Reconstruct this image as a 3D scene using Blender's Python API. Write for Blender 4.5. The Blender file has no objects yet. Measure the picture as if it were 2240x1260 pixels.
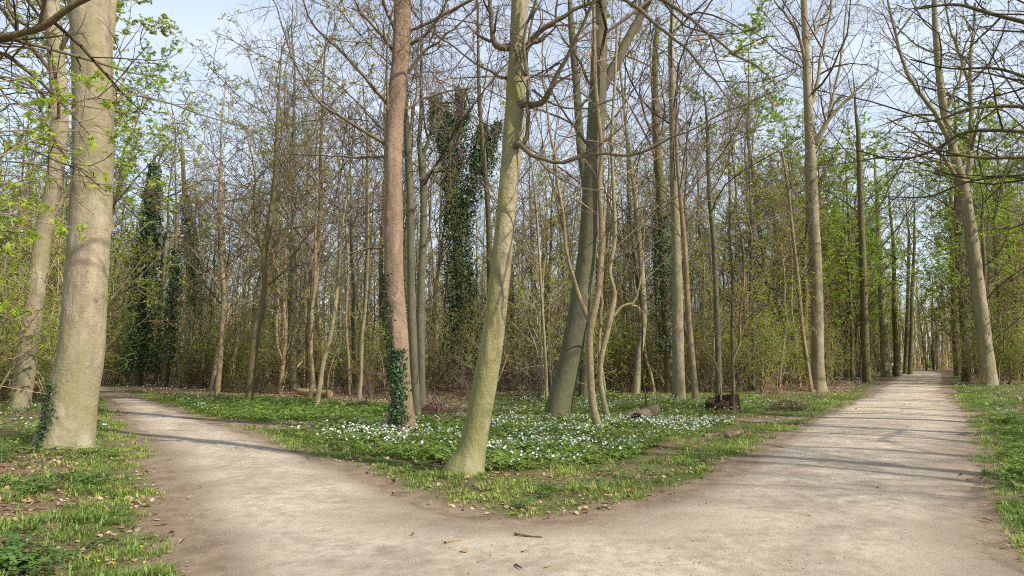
import bpy, math, random
import numpy as np
from mathutils import Vector
from mathutils.geometry import delaunay_2d_cdt

sc = bpy.context.scene
COL = sc.collection
PI = math.pi

# ------------------------------------------------------------------ camera
PITCH = math.radians(6.12)
FPX = 1493.0                       # focal length in photo pixels (2240 wide)
CAM_H = 1.6
cam_d = bpy.data.cameras.new("camera")
cam_d.sensor_width = 36.0
cam_d.lens = 24.0
cam_d.clip_start = 0.05
cam_d.clip_end = 3000
cam = bpy.data.objects.new("camera", cam_d)
cam.location = (0, 0, CAM_H)
cam.rotation_euler = (PI / 2 + PITCH, 0, 0)
COL.objects.link(cam)
sc.camera = cam

# ------------------------------------------------------------------ light
SUN_EL = math.radians(39)
SUN_AZ = math.atan2(0.84, -0.54)   # clockwise from +Y: the sun stands to the right and behind the camera
world = bpy.data.worlds.new("World")
sc.world = world
world.use_nodes = True
wn, wl = world.node_tree.nodes, world.node_tree.links
wn.clear()
w_out = wn.new("ShaderNodeOutputWorld")
w_bg = wn.new("ShaderNodeBackground")
w_bg.inputs["Strength"].default_value = 0.12
sky = wn.new("ShaderNodeTexSky")
sky.sky_type = 'NISHITA'
sky.sun_disc = False
sky.sun_elevation = SUN_EL
sky.sun_rotation = SUN_AZ
sky.air_density = 1.0
sky.dust_density = 1.0
sky.ozone_density = 1.4
# thin high cloud: a veil with soft streaks, the same all round
tc = wn.new("ShaderNodeTexCoord")
mp = wn.new("ShaderNodeMapping")
mp.inputs["Scale"].default_value = (1.3, 1.3, 4.0)
nz = wn.new("ShaderNodeTexNoise")
nz.inputs["Scale"].default_value = 1.1
nz.inputs["Detail"].default_value = 3
nz.inputs["Distortion"].default_value = 0.6
rp = wn.new("ShaderNodeMapRange")
rp.inputs["From Min"].default_value = 0.36
rp.inputs["From Max"].default_value = 0.72
rp.inputs["To Min"].default_value = 0.34
rp.inputs["To Max"].default_value = 0.66
mx = wn.new("ShaderNodeMix")
mx.data_type = 'RGBA'
mx.inputs[7].default_value = (7.3, 8.0, 8.9, 1)
wl.new(tc.outputs["Generated"], mp.inputs[0])
wl.new(mp.outputs[0], nz.inputs["Vector"])
wl.new(nz.outputs["Fac"], rp.inputs["Value"])
wl.new(rp.outputs[0], mx.inputs[0])
wl.new(sky.outputs[0], mx.inputs[6])
wl.new(mx.outputs[2], w_bg.inputs["Color"])
wl.new(w_bg.outputs[0], w_out.inputs[0])

sun_d = bpy.data.lights.new("sun", 'SUN')
sun_d.energy = 5.0
sun_d.angle = math.radians(0.55)
sun_d.color = (1.0, 0.93, 0.82)
sun = bpy.data.objects.new("sun", sun_d)
to_sun = Vector((math.cos(SUN_EL) * math.sin(SUN_AZ), math.cos(SUN_EL) * math.cos(SUN_AZ), math.sin(SUN_EL)))
sun.rotation_euler = to_sun.to_track_quat('Z', 'Y').to_euler()
sun.location = to_sun * 60
COL.objects.link(sun)

sc.view_settings.view_transform = 'Standard'
sc.view_settings.look = 'None'
sc.view_settings.gamma = 1
sc.view_settings.use_curve_mapping = False
sc.view_settings.exposure = 0.45
sc.render.engine = 'CYCLES'
sc.cycles.pixel_filter_type = 'BLACKMAN_HARRIS'
sc.cycles.filter_width = 1.05
sc.cycles.max_bounces = 4
sc.cycles.diffuse_bounces = 3
sc.cycles.glossy_bounces = 2
sc.cycles.transmission_bounces = 2
sc.cycles.transparent_max_bounces = 4
sc.cycles.caustics_reflective = False
sc.cycles.caustics_refractive = False
sc.cycles.use_denoising = False
sc.cycles.use_adaptive_sampling = True
sc.cycles.adaptive_threshold = 0.02
sc.cycles.sample_clamp_indirect = 4

# ------------------------------------------------------------------ pixel rays
ST, CT = math.sin(PITCH), math.cos(PITCH)

def ray(px, py):
    v, u = (px - 1120) / FPX, (py - 630) / FPX
    return v, CT + u * ST, ST - u * CT

def G(px, py):                      # where a photo point meets the ground
    x, y, z = ray(px, py)
    t = CAM_H / -z
    return x * t, y * t

def at(px, py, Y):                  # a photo point at distance Y
    x, y, z = ray(px, py)
    t = Y / y
    return np.array((x * t, Y, CAM_H + z * t))

def proj(x, y, z=0.0):
    dz = z - CAM_H
    d = y * CT + dz * ST
    return 1120 + FPX * x / d, 630 - FPX * (dz * CT - y * ST) / d

def pix(p):                         # metres per photo pixel at a point
    return (p[1] * CT + (p[2] - CAM_H) * ST) / FPX

# ------------------------------------------------------------------ noise
def vnoise(x, y, s, seed=0):
    x = np.asarray(x, float) / s + 1000.3
    y = np.asarray(y, float) / s + 1000.7
    xi, yi = np.floor(x).astype(np.int64), np.floor(y).astype(np.int64)
    fx, fy = x - xi, y - yi
    fx, fy = fx * fx * (3 - 2 * fx), fy * fy * (3 - 2 * fy)
    def h(a, b):
        n = (a * 374761393 + b * 668265263 + seed * 974711) & 0xFFFFFFFF
        n = ((n ^ (n >> 13)) * 1274126177) & 0xFFFFFFFF
        return ((n ^ (n >> 16)) & 0xFFFF) / 65535.0
    return (h(xi, yi) * (1 - fx) + h(xi + 1, yi) * fx) * (1 - fy) + (h(xi, yi + 1) * (1 - fx) + h(xi + 1, yi + 1) * fx) * fy

def fnoise(x, y, s, seed=0):
    return (vnoise(x, y, s, seed) + 0.5 * vnoise(x, y, s / 2.1, seed + 7) + 0.25 * vnoise(x, y, s / 4.3, seed + 13)) / 1.75

def sstep(a, b, x):
    t = np.clip((x - a) / (b - a), 0, 1)
    return t * t * (3 - 2 * t)

def inpoly(x, y, poly):
    x, y = np.asarray(x), np.asarray(y)
    ins = np.zeros(x.shape, bool)
    n = len(poly)
    for i in range(n):
        x0, y0 = poly[i]
        x1, y1 = poly[(i + 1) % n]
        if y0 == y1:
            continue
        c = ((y0 > y) != (y1 > y)) & (x < (x1 - x0) * (y - y0) / (y1 - y0) + x0)
        ins ^= c
    return ins

def segdist(x, y, pts, closed=True):
    x, y = np.asarray(x, float), np.asarray(y, float)
    best = np.full(x.shape, 1e9)
    n = len(pts)
    for i in range(n if closed else n - 1):
        ax, ay = pts[i]
        bx, by = pts[(i + 1) % n]
        dx, dy = bx - ax, by - ay
        L = dx * dx + dy * dy + 1e-12
        t = np.clip(((x - ax) * dx + (y - ay) * dy) / L, 0, 1)
        best = np.minimum(best, (x - ax - t * dx) ** 2 + (y - ay - t * dy) ** 2)
    return np.sqrt(best)

def catmull(pts, n):
    p = np.asarray(pts, float)
    p = np.vstack([2 * p[0] - p[1], p, 2 * p[-1] - p[-2]])
    out = []
    m = len(p) - 3
    for s in np.linspace(0, m - 1e-6, n * 3):
        i = int(s)
        t = s - i
        a, b, c, d = p[i:i + 4]
        out.append(0.5 * (2 * b + (c - a) * t + (2 * a - 5 * b + 4 * c - d) * t * t + (3 * b - a - 3 * c + d) * t ** 3))
    out = np.array(out)
    L = np.r_[0, np.cumsum(np.linalg.norm(np.diff(out[:, :3], axis=0), axis=1))]
    s = np.linspace(0, L[-1], n)
    return np.stack([np.interp(s, L, out[:, k]) for k in range(out.shape[1])], 1)

# ------------------------------------------------------------------ the paths' outline in metres
def edge(pixels):
    return [G(*p) for p in pixels]

left_left = edge([(430, 1262), (402, 1185), (378, 1105), (350, 1050), (322, 990), (278, 940), (238, 885), (212, 857)]) 
left_right = edge([(225, 846), (300, 865), (370, 886), (470, 922), (560, 947), (650, 983), (760, 1021), (860, 1072), (950, 1102), (1050, 1128), (1150, 1140),
                   (1260, 1132), (1400, 1102), (1480, 1080), (1580, 1035), (1660, 985), (1750, 928), (1830, 893), (1895, 862)])
outline = [(-1.6, -14), (-1.7, 0), (-2.0, 3)] + left_left
outline += [(-27.5, 41.3), (-44, 51.5), (-42.5, 55.5), (-30, 46.6)]
outline += left_right
outline += [(38, 69), (55, 97), (58.5, 104), (54, 110), (40, 117), (20, 122), (20, 128), (42, 123), (60, 116), (65.5, 107), (61.5, 98), (43.6, 69)]
outline += edge([(2075, 851), (2092, 871), (2113, 890), (2140, 922), (2150, 990), (2153, 1050), (2168, 1120), (2200, 1180), (2245, 1245)])
outline += [(3.5, 3), (3.1, 0), (3.1, -14)]

def roughen(poly, step=0.35, amp=0.10):
    out = []
    rng = np.random.default_rng(3)
    n = len(poly)
    for i in range(n):
        a, b = np.array(poly[i]), np.array(poly[(i + 1) % n])
        L = np.linalg.norm(b - a)
        st = step if min(a[1], b[1]) < 30 else 1.2
        k = max(1, int(L / st))
        nr = np.array((-(b - a)[1], (b - a)[0])) / (L + 1e-9)
        for j in range(k):
            q = a + (b - a) * j / k
            o = (fnoise(q[0], q[1], 1.4, 5) - 0.5) * amp * 4 + rng.normal() * amp * 0.22
            out.append(tuple(q + nr * float(o)))
    return out

OUT = roughen(outline)

def path_sd(x, y):                  # negative on the path
    d = segdist(x, y, outline)
    return np.where(inpoly(x, y, outline), -d, d)

# two small side tracks of bare soil crossing the verges
TRACKS = [edge([(470, 921), (560, 931), (640, 936), (730, 930)]), edge([(2110, 905), (2180, 903), (2260, 900), (2400, 895)]),
          edge([(1790, 912), (1740, 914), (1690, 917), (1640, 921)])]
def track_d(x, y):
    return np.minimum.reduce([segdist(x, y, t, False) for t in TRACKS])

def hgt(x, y, sd=None):
    if sd is None:
        sd = path_sd(x, y)
    k = sstep(0.15, 2.2, sd)
    far = sstep(40, 140, np.asarray(y, float))
    return k * (0.02 + 0.13 * (fnoise(x, y, 3.2, 11) - 0.45) + 0.5 * far * (fnoise(x, y, 30, 5) - 0.4)) - 0.0

def gz(x, y):
    return float(hgt(np.array([x]), np.array([y]))[0])

# ------------------------------------------------------------------ materials
MATS = {}
def new_mat(name):
    m = bpy.data.materials.new(name)
    m.use_nodes = True
    m.node_tree.nodes.clear()
    MATS[name] = m
    return m, m.node_tree.nodes, m.node_tree.links

def N(nodes, kind, **kw):
    n = nodes.new(kind)
    for k, v in kw.items():
        if k in n.inputs:
            n.inputs[k].default_value = v
        else:
            setattr(n, k, v)
    return n

def rgb_mix(nodes, links, fac, a, b, mode='MIX'):
    m = nodes.new("ShaderNodeMix")
    m.data_type = 'RGBA'
    m.blend_type = mode
    for sock, val in ((0, fac), (6, a), (7, b)):
        if hasattr(val, "links"):
            links.new(val, m.inputs[sock])
        elif sock == 0:
            m.inputs[0].default_value = val
        else:
            m.inputs[sock].default_value = (*val, 1)
    return m.outputs[2]

def rng_map(nodes, links, val, a, b, c=0.0, d=1.0):
    m = nodes.new("ShaderNodeMapRange")
    m.inputs["From Min"].default_value = a
    m.inputs["From Max"].default_value = b
    m.inputs["To Min"].default_value = c
    m.inputs["To Max"].default_value = d
    links.new(val, m.inputs["Value"])
    return m.outputs[0]

def noise_out(nodes, links, coord, scale, detail=4, stretch=(1, 1, 1), rough=0.55, out="Fac"):
    mpn = nodes.new("ShaderNodeMapping")
    mpn.inputs["Scale"].default_value = stretch
    links.new(coord, mpn.inputs[0])
    n = nodes.new("ShaderNodeTexNoise")
    n.inputs["Scale"].default_value = scale
    n.inputs["Detail"].default_value = detail
    n.inputs["Roughness"].default_value = rough
    links.new(mpn.outputs[0], n.inputs["Vector"])
    return n.outputs[out]

def bark(name, base, dark, green, green_amt=0.5, rough_scale=9, bump=0.3, lent=0.35, ridges=False, patch=None):
    m, n, l = new_mat(name)
    out = N(n, "ShaderNodeOutputMaterial")
    bs = N(n, "ShaderNodeBsdfPrincipled", Roughness=0.85)
    bs.inputs["Specular IOR Level"].default_value = 0.25
    co = N(n, "ShaderNodeTexCoord").outputs["Object"]
    big = noise_out(n, l, co, 1.3, 5, (1, 1, 0.35))
    fine = noise_out(n, l, co, rough_scale, 6, (1, 1, 0.5) if not ridges else (1.6, 1.6, 0.3), 0.65)
    hor = noise_out(n, l, co, 5.5, 4, (1.5, 1.5, 6.0), 0.6)
    mot = noise_out(n, l, co, 7.0, 6, (1, 1, 0.7), 0.7)
    c = rgb_mix(n, l, rng_map(n, l, big, 0.35, 0.65), base, tuple(0.70 * a for a in base))
    c = rgb_mix(n, l, rng_map(n, l, fine, 0.52, 0.75, 0, 0.45 if not ridges else 0.75), c, dark)
    c = rgb_mix(n, l, rng_map(n, l, mot, 0.50, 0.56, 0, 0.62), c, tuple(0.56 * a for a in base))
    c = rgb_mix(n, l, rng_map(n, l, hor, 0.60, 0.64, 0, lent), c, dark)
    vo = N(n, "ShaderNodeTexVoronoi", Scale=3.4)
    mpv = N(n, "ShaderNodeMapping")
    mpv.inputs["Scale"].default_value = (1.0, 1.0, 1.5)
    l.new(co, mpv.inputs[0])
    l.new(mpv.outputs[0], vo.inputs["Vector"])
    c = rgb_mix(n, l, rng_map(n, l, vo.outputs["Distance"], 0.09, 0.14, 0.8, 0), c, dark)
    sp = noise_out(n, l, co, 38, 3, (1, 1, 1.6), 0.6)
    c = rgb_mix(n, l, rng_map(n, l, sp, 0.60, 0.66, 0, 0.65), c, dark)
    st = noise_out(n, l, co, 3.0, 5, (1.5, 1.5, 0.12), 0.6)
    c = rgb_mix(n, l, rng_map(n, l, st, 0.48, 0.62, 0, 0.6), c, tuple(0.55 * a for a in base))
    gr = noise_out(n, l, co, 2.1, 5, (1, 1, 0.22), 0.6)
    # algae grows thicker on the weather side of every trunk
    nrm = N(n, "ShaderNodeTexCoord").outputs["Normal"]
    sx = N(n, "ShaderNodeSeparateXYZ")
    l.new(nrm, sx.inputs[0])
    ws = rng_map(n, l, sx.outputs[0], 0.2, -0.9, 0.0, 0.22)
    ga = N(n, "ShaderNodeMath", operation='ADD')
    l.new(gr, ga.inputs[0])
    l.new(ws, ga.inputs[1])
    gr = ga.outputs[0]
    c = rgb_mix(n, l, rng_map(n, l, gr, 0.5 - 0.18 * green_amt, 0.72 - 0.18 * green_amt, 0, green_amt), c, green)
    if patch:
        pn = noise_out(n, l, co, 2.6, 5, (1, 1, 0.5), 0.55)
        c = rgb_mix(n, l, rng_map(n, l, pn, 0.55, 0.68, 0, 0.35), c, patch)
    at_ = N(n, "ShaderNodeAttribute", attribute_name="tone")
    c = rgb_mix(n, l, 1.0, c, rgb_mix(n, l, at_.outputs["Fac"], (0.78, 0.78, 0.78), (1.18, 1.16, 1.12)), 'MULTIPLY')
    l.new(c, bs.inputs["Base Color"])
    b1 = N(n, "ShaderNodeBump", Strength=min(1.0, bump * 1.4), Distance=0.035)
    add = N(n, "ShaderNodeMath", operation='ADD')
    fm = N(n, "ShaderNodeMath", operation='ADD')
    l.new(fine, fm.inputs[0])
    l.new(mot, fm.inputs[1])
    l.new(fm.outputs[0], add.inputs[0])
    hw = N(n, "ShaderNodeMath", operation='MULTIPLY')
    l.new(hor, hw.inputs[0])
    hw.inputs[1].default_value = 0.25
    l.new(hw.outputs[0], add.inputs[1])
    l.new(add.outputs[0], b1.inputs["Height"])
    l.new(b1.outputs[0], bs.inputs["Normal"])
    l.new(bs.outputs[0], out.inputs[0])
    return m

bark("beech_bark", (0.385, 0.32, 0.22), (0.14, 0.12, 0.08), (0.20, 0.20, 0.075), 0.5, 11, 0.5, 0.7, patch=(0.47, 0.43, 0.34))
bark("beech_bark_green", (0.385, 0.335, 0.22), (0.13, 0.12, 0.055), (0.19, 0.20, 0.045), 0.62, 11, 0.6, 0.8, patch=(0.46, 0.42, 0.31))
bark("beech_bark_grey", (0.145, 0.125, 0.09), (0.09, 0.085, 0.06), (0.13, 0.14, 0.055), 0.5, 8, 0.4, 0.5)
bark("scaly_bark", (0.36, 0.25, 0.17), (0.12, 0.075, 0.05), (0.24, 0.18, 0.10), 0.15, 20, 1.0, 0.1, patch=(0.42, 0.335, 0.255))
bark("sapling_bark", (0.38, 0.31, 0.19), (0.14, 0.10, 0.06), (0.20, 0.20, 0.06), 0.45, 20, 0.4, 0.3)
bark("tan_bark", (0.34, 0.26, 0.16), (0.17, 0.12, 0.07), (0.22, 0.18, 0.06), 0.3, 24, 0.5, 0.3)
bark("mossy_bark", (0.20, 0.155, 0.09), (0.075, 0.058, 0.035), (0.12, 0.12, 0.035), 0.6, 16, 0.6, 0.2)
bark("limb_bark", (0.20, 0.16, 0.105), (0.07, 0.055, 0.04), (0.15, 0.14, 0.06), 0.4, 14, 0.4, 0.3)
bark("dead_wood", (0.24, 0.18, 0.125), (0.07, 0.05, 0.035), (0.11, 0.11, 0.04), 0.4, 18, 1.0, 0.3, ridges=True)
bark("rotten_wood", (0.075, 0.045, 0.03), (0.02, 0.014, 0.01), (0.10, 0.055, 0.03), 0.4, 16, 1.0, 0.3, ridges=True)
bark("cut_wood", (0.46, 0.35, 0.18), (0.26, 0.18, 0.10), (0.45, 0.38, 0.16), 0.2, 14, 0.3, 0.1)

def twig_mat(name, a, b):
    m, n, l = new_mat(name)
    out = N(n, "ShaderNodeOutputMaterial")
    bs = N(n, "ShaderNodeBsdfDiffuse")
    oi = N(n, "ShaderNodeObjectInfo")
    tn = N(n, "ShaderNodeAttribute", attribute_name="tone")
    c = rgb_mix(n, l, tn.outputs["Fac"], a, b)
    c = rgb_mix(n, l, 1.0, c, rgb_mix(n, l, oi.outputs["Random"], (0.8, 0.8, 0.85), (1.2, 1.15, 1.05)), 'MULTIPLY')
    l.new(c, bs.inputs["Color"])
    l.new(bs.outputs[0], out.inputs[0])
    return m
twig_mat("twig_brown", (0.085, 0.068, 0.053), (0.25, 0.20, 0.15))
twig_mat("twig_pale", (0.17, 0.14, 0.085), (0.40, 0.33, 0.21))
twig_mat("twig_dark", (0.05, 0.045, 0.03), (0.13, 0.115, 0.065))

def leaf_mat(name, a, b, trans=0.45, gloss=0.0, rough=0.5):
    m, n, l = new_mat(name)
    out = N(n, "ShaderNodeOutputMaterial")
    oi = N(n, "ShaderNodeObjectInfo")
    tn = N(n, "ShaderNodeAttribute", attribute_name="tone")
    c = rgb_mix(n, l, tn.outputs["Fac"], a, b)
    c = rgb_mix(n, l, 1.0, c, rgb_mix(n, l, oi.outputs["Random"], (0.8, 0.88, 0.85), (1.2, 1.12, 1.1)), 'MULTIPLY')
    d = N(n, "ShaderNodeBsdfDiffuse")
    t = N(n, "ShaderNodeBsdfTranslucent")
    l.new(c, d.inputs["Color"])
    l.new(c, t.inputs["Color"])
    mix = N(n, "ShaderNodeMixShader")
    mix.inputs[0].default_value = trans
    l.new(d.outputs[0], mix.inputs[1])
    l.new(t.outputs[0], mix.inputs[2])
    res = mix.outputs[0]
    if gloss:
        g = N(n, "ShaderNodeBsdfGlossy", Roughness=rough)
        g.inputs["Color"].default_value = (0.8, 0.85, 0.9, 1)
        mix2 = N(n, "ShaderNodeMixShader")
        mix2.inputs[0].default_value = gloss
        l.new(res, mix2.inputs[1])
        l.new(g.outputs[0], mix2.inputs[2])
        res = mix2.outputs[0]
    l.new(res, out.inputs[0])
    return m
leaf_mat("spring_leaf", (0.28, 0.35, 0.055), (0.50, 0.56, 0.13), 0.5)
leaf_mat("spring_leaf_olive", (0.28, 0.30, 0.05), (0.48, 0.47, 0.10), 0.5)
leaf_mat("maple_leaf_green", (0.30, 0.43, 0.035), (0.46, 0.58, 0.07), 0.55, 0.02)
leaf_mat("avenue_leaf", (0.21, 0.34, 0.045), (0.42, 0.54, 0.10), 0.5)
leaf_mat("dark_leaf", (0.06, 0.13, 0.02), (0.17, 0.28, 0.045), 0.45)
leaf_mat("ivy_leaf", (0.028, 0.06, 0.02), (0.09, 0.15, 0.05), 0.2, 0.03, 0.45)
leaf_mat("grass_blade", (0.12, 0.21, 0.03), (0.34, 0.42, 0.09), 0.4, 0.03)
leaf_mat("herb_leaf", (0.05, 0.12, 0.025), (0.15, 0.26, 0.055), 0.35, 0.04)
leaf_mat("anemone_leaf", (0.095, 0.165, 0.03), (0.26, 0.36, 0.08), 0.35, 0.03)
leaf_mat("white_petal", (0.80, 0.80, 0.78), (0.92, 0.92, 0.90), 0.3)
leaf_mat("yellow_petal", (0.80, 0.62, 0.04), (0.92, 0.78, 0.06), 0.3)
leaf_mat("dry_leaf", (0.20, 0.115, 0.06), (0.55, 0.40, 0.27), 0.2)
leaf_mat("copper_leaf", (0.40, 0.18, 0.09), (0.68, 0.42, 0.27), 0.35)

def ground_mat():
    m, n, l = new_mat("forest_floor")
    out = N(n, "ShaderNodeOutputMaterial")
    bs = N(n, "ShaderNodeBsdfPrincipled", Roughness=0.95)
    bs.inputs["Specular IOR Level"].default_value = 0.1
    co = N(n, "ShaderNodeTexCoord").outputs["Object"]
    cv = N(n, "ShaderNodeAttribute", attribute_name="cover")
    sep = N(n, "ShaderNodeSeparateColor")
    l.new(cv.outputs["Color"], sep.inputs[0])
    f1 = noise_out(n, l, co, 22, 6, (1, 1, 1), 0.7)
    f2 = noise_out(n, l, co, 3.5, 5, (1, 1, 1), 0.6)
    vor = N(n, "ShaderNodeTexVoronoi", Scale=26)
    l.new(co, vor.inputs["Vector"])
    lit = rgb_mix(n, l, rng_map(n, l, f1, 0.38, 0.62), (0.06, 0.038, 0.024), (0.28, 0.19, 0.125))
    lit = rgb_mix(n, l, rng_map(n, l, vor.outputs["Distance"], 0.1, 0.5, 0.5, 0), lit, (0.33, 0.22, 0.14))
    grn = rgb_mix(n, l, rng_map(n, l, f1, 0.35, 0.65), (0.035, 0.055, 0.012), (0.11, 0.15, 0.03))
    drt = rgb_mix(n, l, rng_map(n, l, f2, 0.35, 0.65), (0.17, 0.125, 0.085), (0.27, 0.205, 0.145))
    c = rgb_mix(n, l, sep.outputs[0], lit, grn)
    c = rgb_mix(n, l, sep.outputs[2], c, drt)
    l.new(c, bs.inputs["Base Color"])
    b1 = N(n, "ShaderNodeBump", Strength=0.7, Distance=0.03)
    l.new(f1, b1.inputs["Height"])
    l.new(b1.outputs[0], bs.inputs["Normal"])
    l.new(bs.outputs[0], out.inputs[0])
ground_mat()

def path_mat():
    m, n, l = new_mat("path_grit")
    out = N(n, "ShaderNodeOutputMaterial")
    bs = N(n, "ShaderNodeBsdfPrincipled", Roughness=0.92)
    bs.inputs["Specular IOR Level"].default_value = 0.15
    co = N(n, "ShaderNodeTexCoord").outputs["Object"]
    cv = N(n, "ShaderNodeAttribute", attribute_name="cover")
    sep = N(n, "ShaderNodeSeparateColor")
    l.new(cv.outputs["Color"], sep.inputs[0])
    grit = noise_out(n, l, co, 130, 4, (1, 1, 1), 0.75)
    mid = noise_out(n, l, co, 6, 7, (1, 1, 1), 0.68)
    big = noise_out(n, l, co, 0.7, 5, (1, 1, 1), 0.6)
    c = rgb_mix(n, l, rng_map(n, l, mid, 0.33, 0.67), (0.37, 0.30, 0.22), (0.59, 0.51, 0.40))
    c = rgb_mix(n, l, rng_map(n, l, big, 0.45, 0.62, 0, 0.55), c, (0.27, 0.21, 0.155))
    # worn, browner soil towards the edges
    e1 = N(n, "ShaderNodeMath", operation='ADD')
    l.new(sep.outputs[0], e1.inputs[0])
    l.new(rng_map(n, l, mid, 0.3, 0.7, -0.28, 0.28), e1.inputs[1])
    c = rgb_mix(n, l, rng_map(n, l, e1.outputs[0], 0.25, 0.95), c, (0.245, 0.185, 0.13))
    c = rgb_mix(n, l, rng_map(n, l, grit, 0.62, 0.76, 0, 0.42), c, (0.09, 0.065, 0.045))
    c = rgb_mix(n, l, rng_map(n, l, grit, 0.36, 0.26, 0, 0.35), c, (0.62, 0.55, 0.45))
    l.new(c, bs.inputs["Base Color"])
    ad = N(n, "ShaderNodeMath", operation='MULTIPLY_ADD')
    l.new(mid, ad.inputs[0])
    ad.inputs[1].default_value = 2.0
    l.new(grit, ad.inputs[2])
    b1 = N(n, "ShaderNodeBump", Strength=0.8, Distance=0.02)
    l.new(ad.outputs[0], b1.inputs["Height"])
    l.new(b1.outputs[0], bs.inputs["Normal"])
    l.new(bs.outputs[0], out.inputs[0])
path_mat()

# ------------------------------------------------------------------ mesh collector
class MB:
    def __init__(s):
        s.v, s.q, s.t, s.tone, s.n = [], [], [], [], 0
        s.cover = []
    def add(s, v, quads=None, tris=None, tone=0.5):
        v = np.asarray(v, float).reshape(-1, 3)
        if quads is not None and len(quads):
            s.q.append(np.asarray(quads, np.int64).reshape(-1, 4) + s.n)
        if tris is not None and len(tris):
            s.t.append(np.asarray(tris, np.int64).reshape(-1, 3) + s.n)
        s.v.append(v)
        s.tone.append(np.broadcast_to(np.asarray(tone, float), (len(v),)))
        s.n += len(v)
    def data(s, name, mat, smooth=False):
        me = bpy.data.meshes.new(name)
        if not s.v:
            return me
        v = np.vstack(s.v).astype(np.float32)
        q = np.vstack(s.q) if s.q else np.zeros((0, 4), np.int64)
        t = np.vstack(s.t) if s.t else np.zeros((0, 3), np.int64)
        me.vertices.add(len(v))
        me.vertices.foreach_set("co", v.ravel())
        nl = len(q) * 4 + len(t) * 3
        me.loops.add(nl)
        me.loops.foreach_set("vertex_index", np.concatenate([q.ravel(), t.ravel()]).astype(np.int32))
        me.polygons.add(len(q) + len(t))
        st = np.concatenate([np.arange(len(q)) * 4, len(q) * 4 + np.arange(len(t)) * 3]).astype(np.int32)
        me.polygons.foreach_set("loop_start", st)
        me.update(calc_edges=True)
        me.validate()
        if smooth:
            me.polygons.foreach_set("use_smooth", np.ones(len(me.polygons), bool))
        a = me.attributes.new("tone", 'FLOAT', 'POINT')
        tn = np.concatenate(s.tone).astype(np.float32)
        if len(me.vertices) == len(tn):
            a.data.foreach_set("value", tn)
        me.materials.append(MATS[mat])
        return me
    def build(s, name, mat, parent=None, smooth=False, off=None):
        if off is not None:
            s.v = [v - np.asarray(off) for v in s.v]
        return link(name, s.data(name, mat, smooth), parent)

def link(name, me, parent=None):
    o = bpy.data.objects.new(name, me)
    COL.objects.link(o)
    if parent is not None:
        o.parent = parent
    return o

def tag(o, label=None, cat=None, group=None, kind=None):
    for k, v in (("label", label), ("category", cat), ("group", group), ("kind", kind)):
        if v:
            o[k] = v
    return o

def thing(name, label, cat, loc=(0, 0, 0), group=None):
    o = bpy.data.objects.new(name, None)
    o.empty_display_size = 0.2
    COL.objects.link(o)
    o.location = loc
    return tag(o, label, cat, group)

def norm(a):
    return a / (np.linalg.norm(a, axis=-1, keepdims=True) + 1e-12)

def tubes(mb, P, R, k, tone=None, rng=None):
    P = np.asarray(P, float)
    R = np.asarray(R, float)
    m, n, _ = P.shape
    T = norm(np.gradient(P, axis=1))
    mean = norm(P[:, -1] - P[:, 0])
    ref = np.where(np.abs(mean[:, 2:3]) < 0.8, np.array([[0, 0, 1.0]]), np.array([[1.0, 0, 0]]))
    ref = norm(np.cross(mean, ref))
    A = norm(ref[:, None, :] - (T * ref[:, None, :]).sum(-1, keepdims=True) * T)
    B = np.cross(T, A)
    ph = np.arange(k) * 2 * PI / k
    V = P[:, :, None, :] + R[:, :, None, None] * (np.cos(ph)[None, None, :, None] * A[:, :, None, :] + np.sin(ph)[None, None, :, None] * B[:, :, None, :])
    base = (np.arange(m) * n * k)[:, None, None]
    i = (np.arange(n - 1) * k)[None, :, None]
    j = np.arange(k)[None, None, :]
    j2 = (np.arange(k)[None, None, :] + 1) % k
    a = base + i + j
    Q = np.stack([a, base + i + j2, base + i + k + j2, base + i + k + j + 0 * j2], -1).reshape(-1, 4)
    if tone is None:
        tone = (rng.random(m) if rng is not None else np.full(m, 0.5))
    mb.add(V.reshape(-1, 3), Q, tone=np.repeat(tone, n * k))

def leaves(mb, C, size, rng, flat=0.5, along=None):
    """small folded leaves round points C: two triangles each"""
    m = len(C)
    if m == 0:
        return
    d = rng.normal(size=(m, 3))
    d[:, 2] *= (1 - flat)
    d = norm(d)
    up = rng.normal(size=(m, 3)) * (1.0 - flat * 0.7)
    up[:, 2] += flat * 2
    s = norm(np.cross(d, up))
    nrm = np.cross(s, d)
    sz = (size * (0.55 + 0.9 * rng.random(m)))[:, None]
    V = np.stack([C, C + d * sz * 0.5 + s * sz * 0.33 + nrm * sz * 0.1, C + d * sz, C + d * sz * 0.5 - s * sz * 0.33 + nrm * sz * 0.1], 1)
    Q = np.arange(m * 4).reshape(-1, 4)
    mb.add(V.reshape(-1, 3), Q, tone=np.repeat(rng.random(m), 4))

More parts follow.
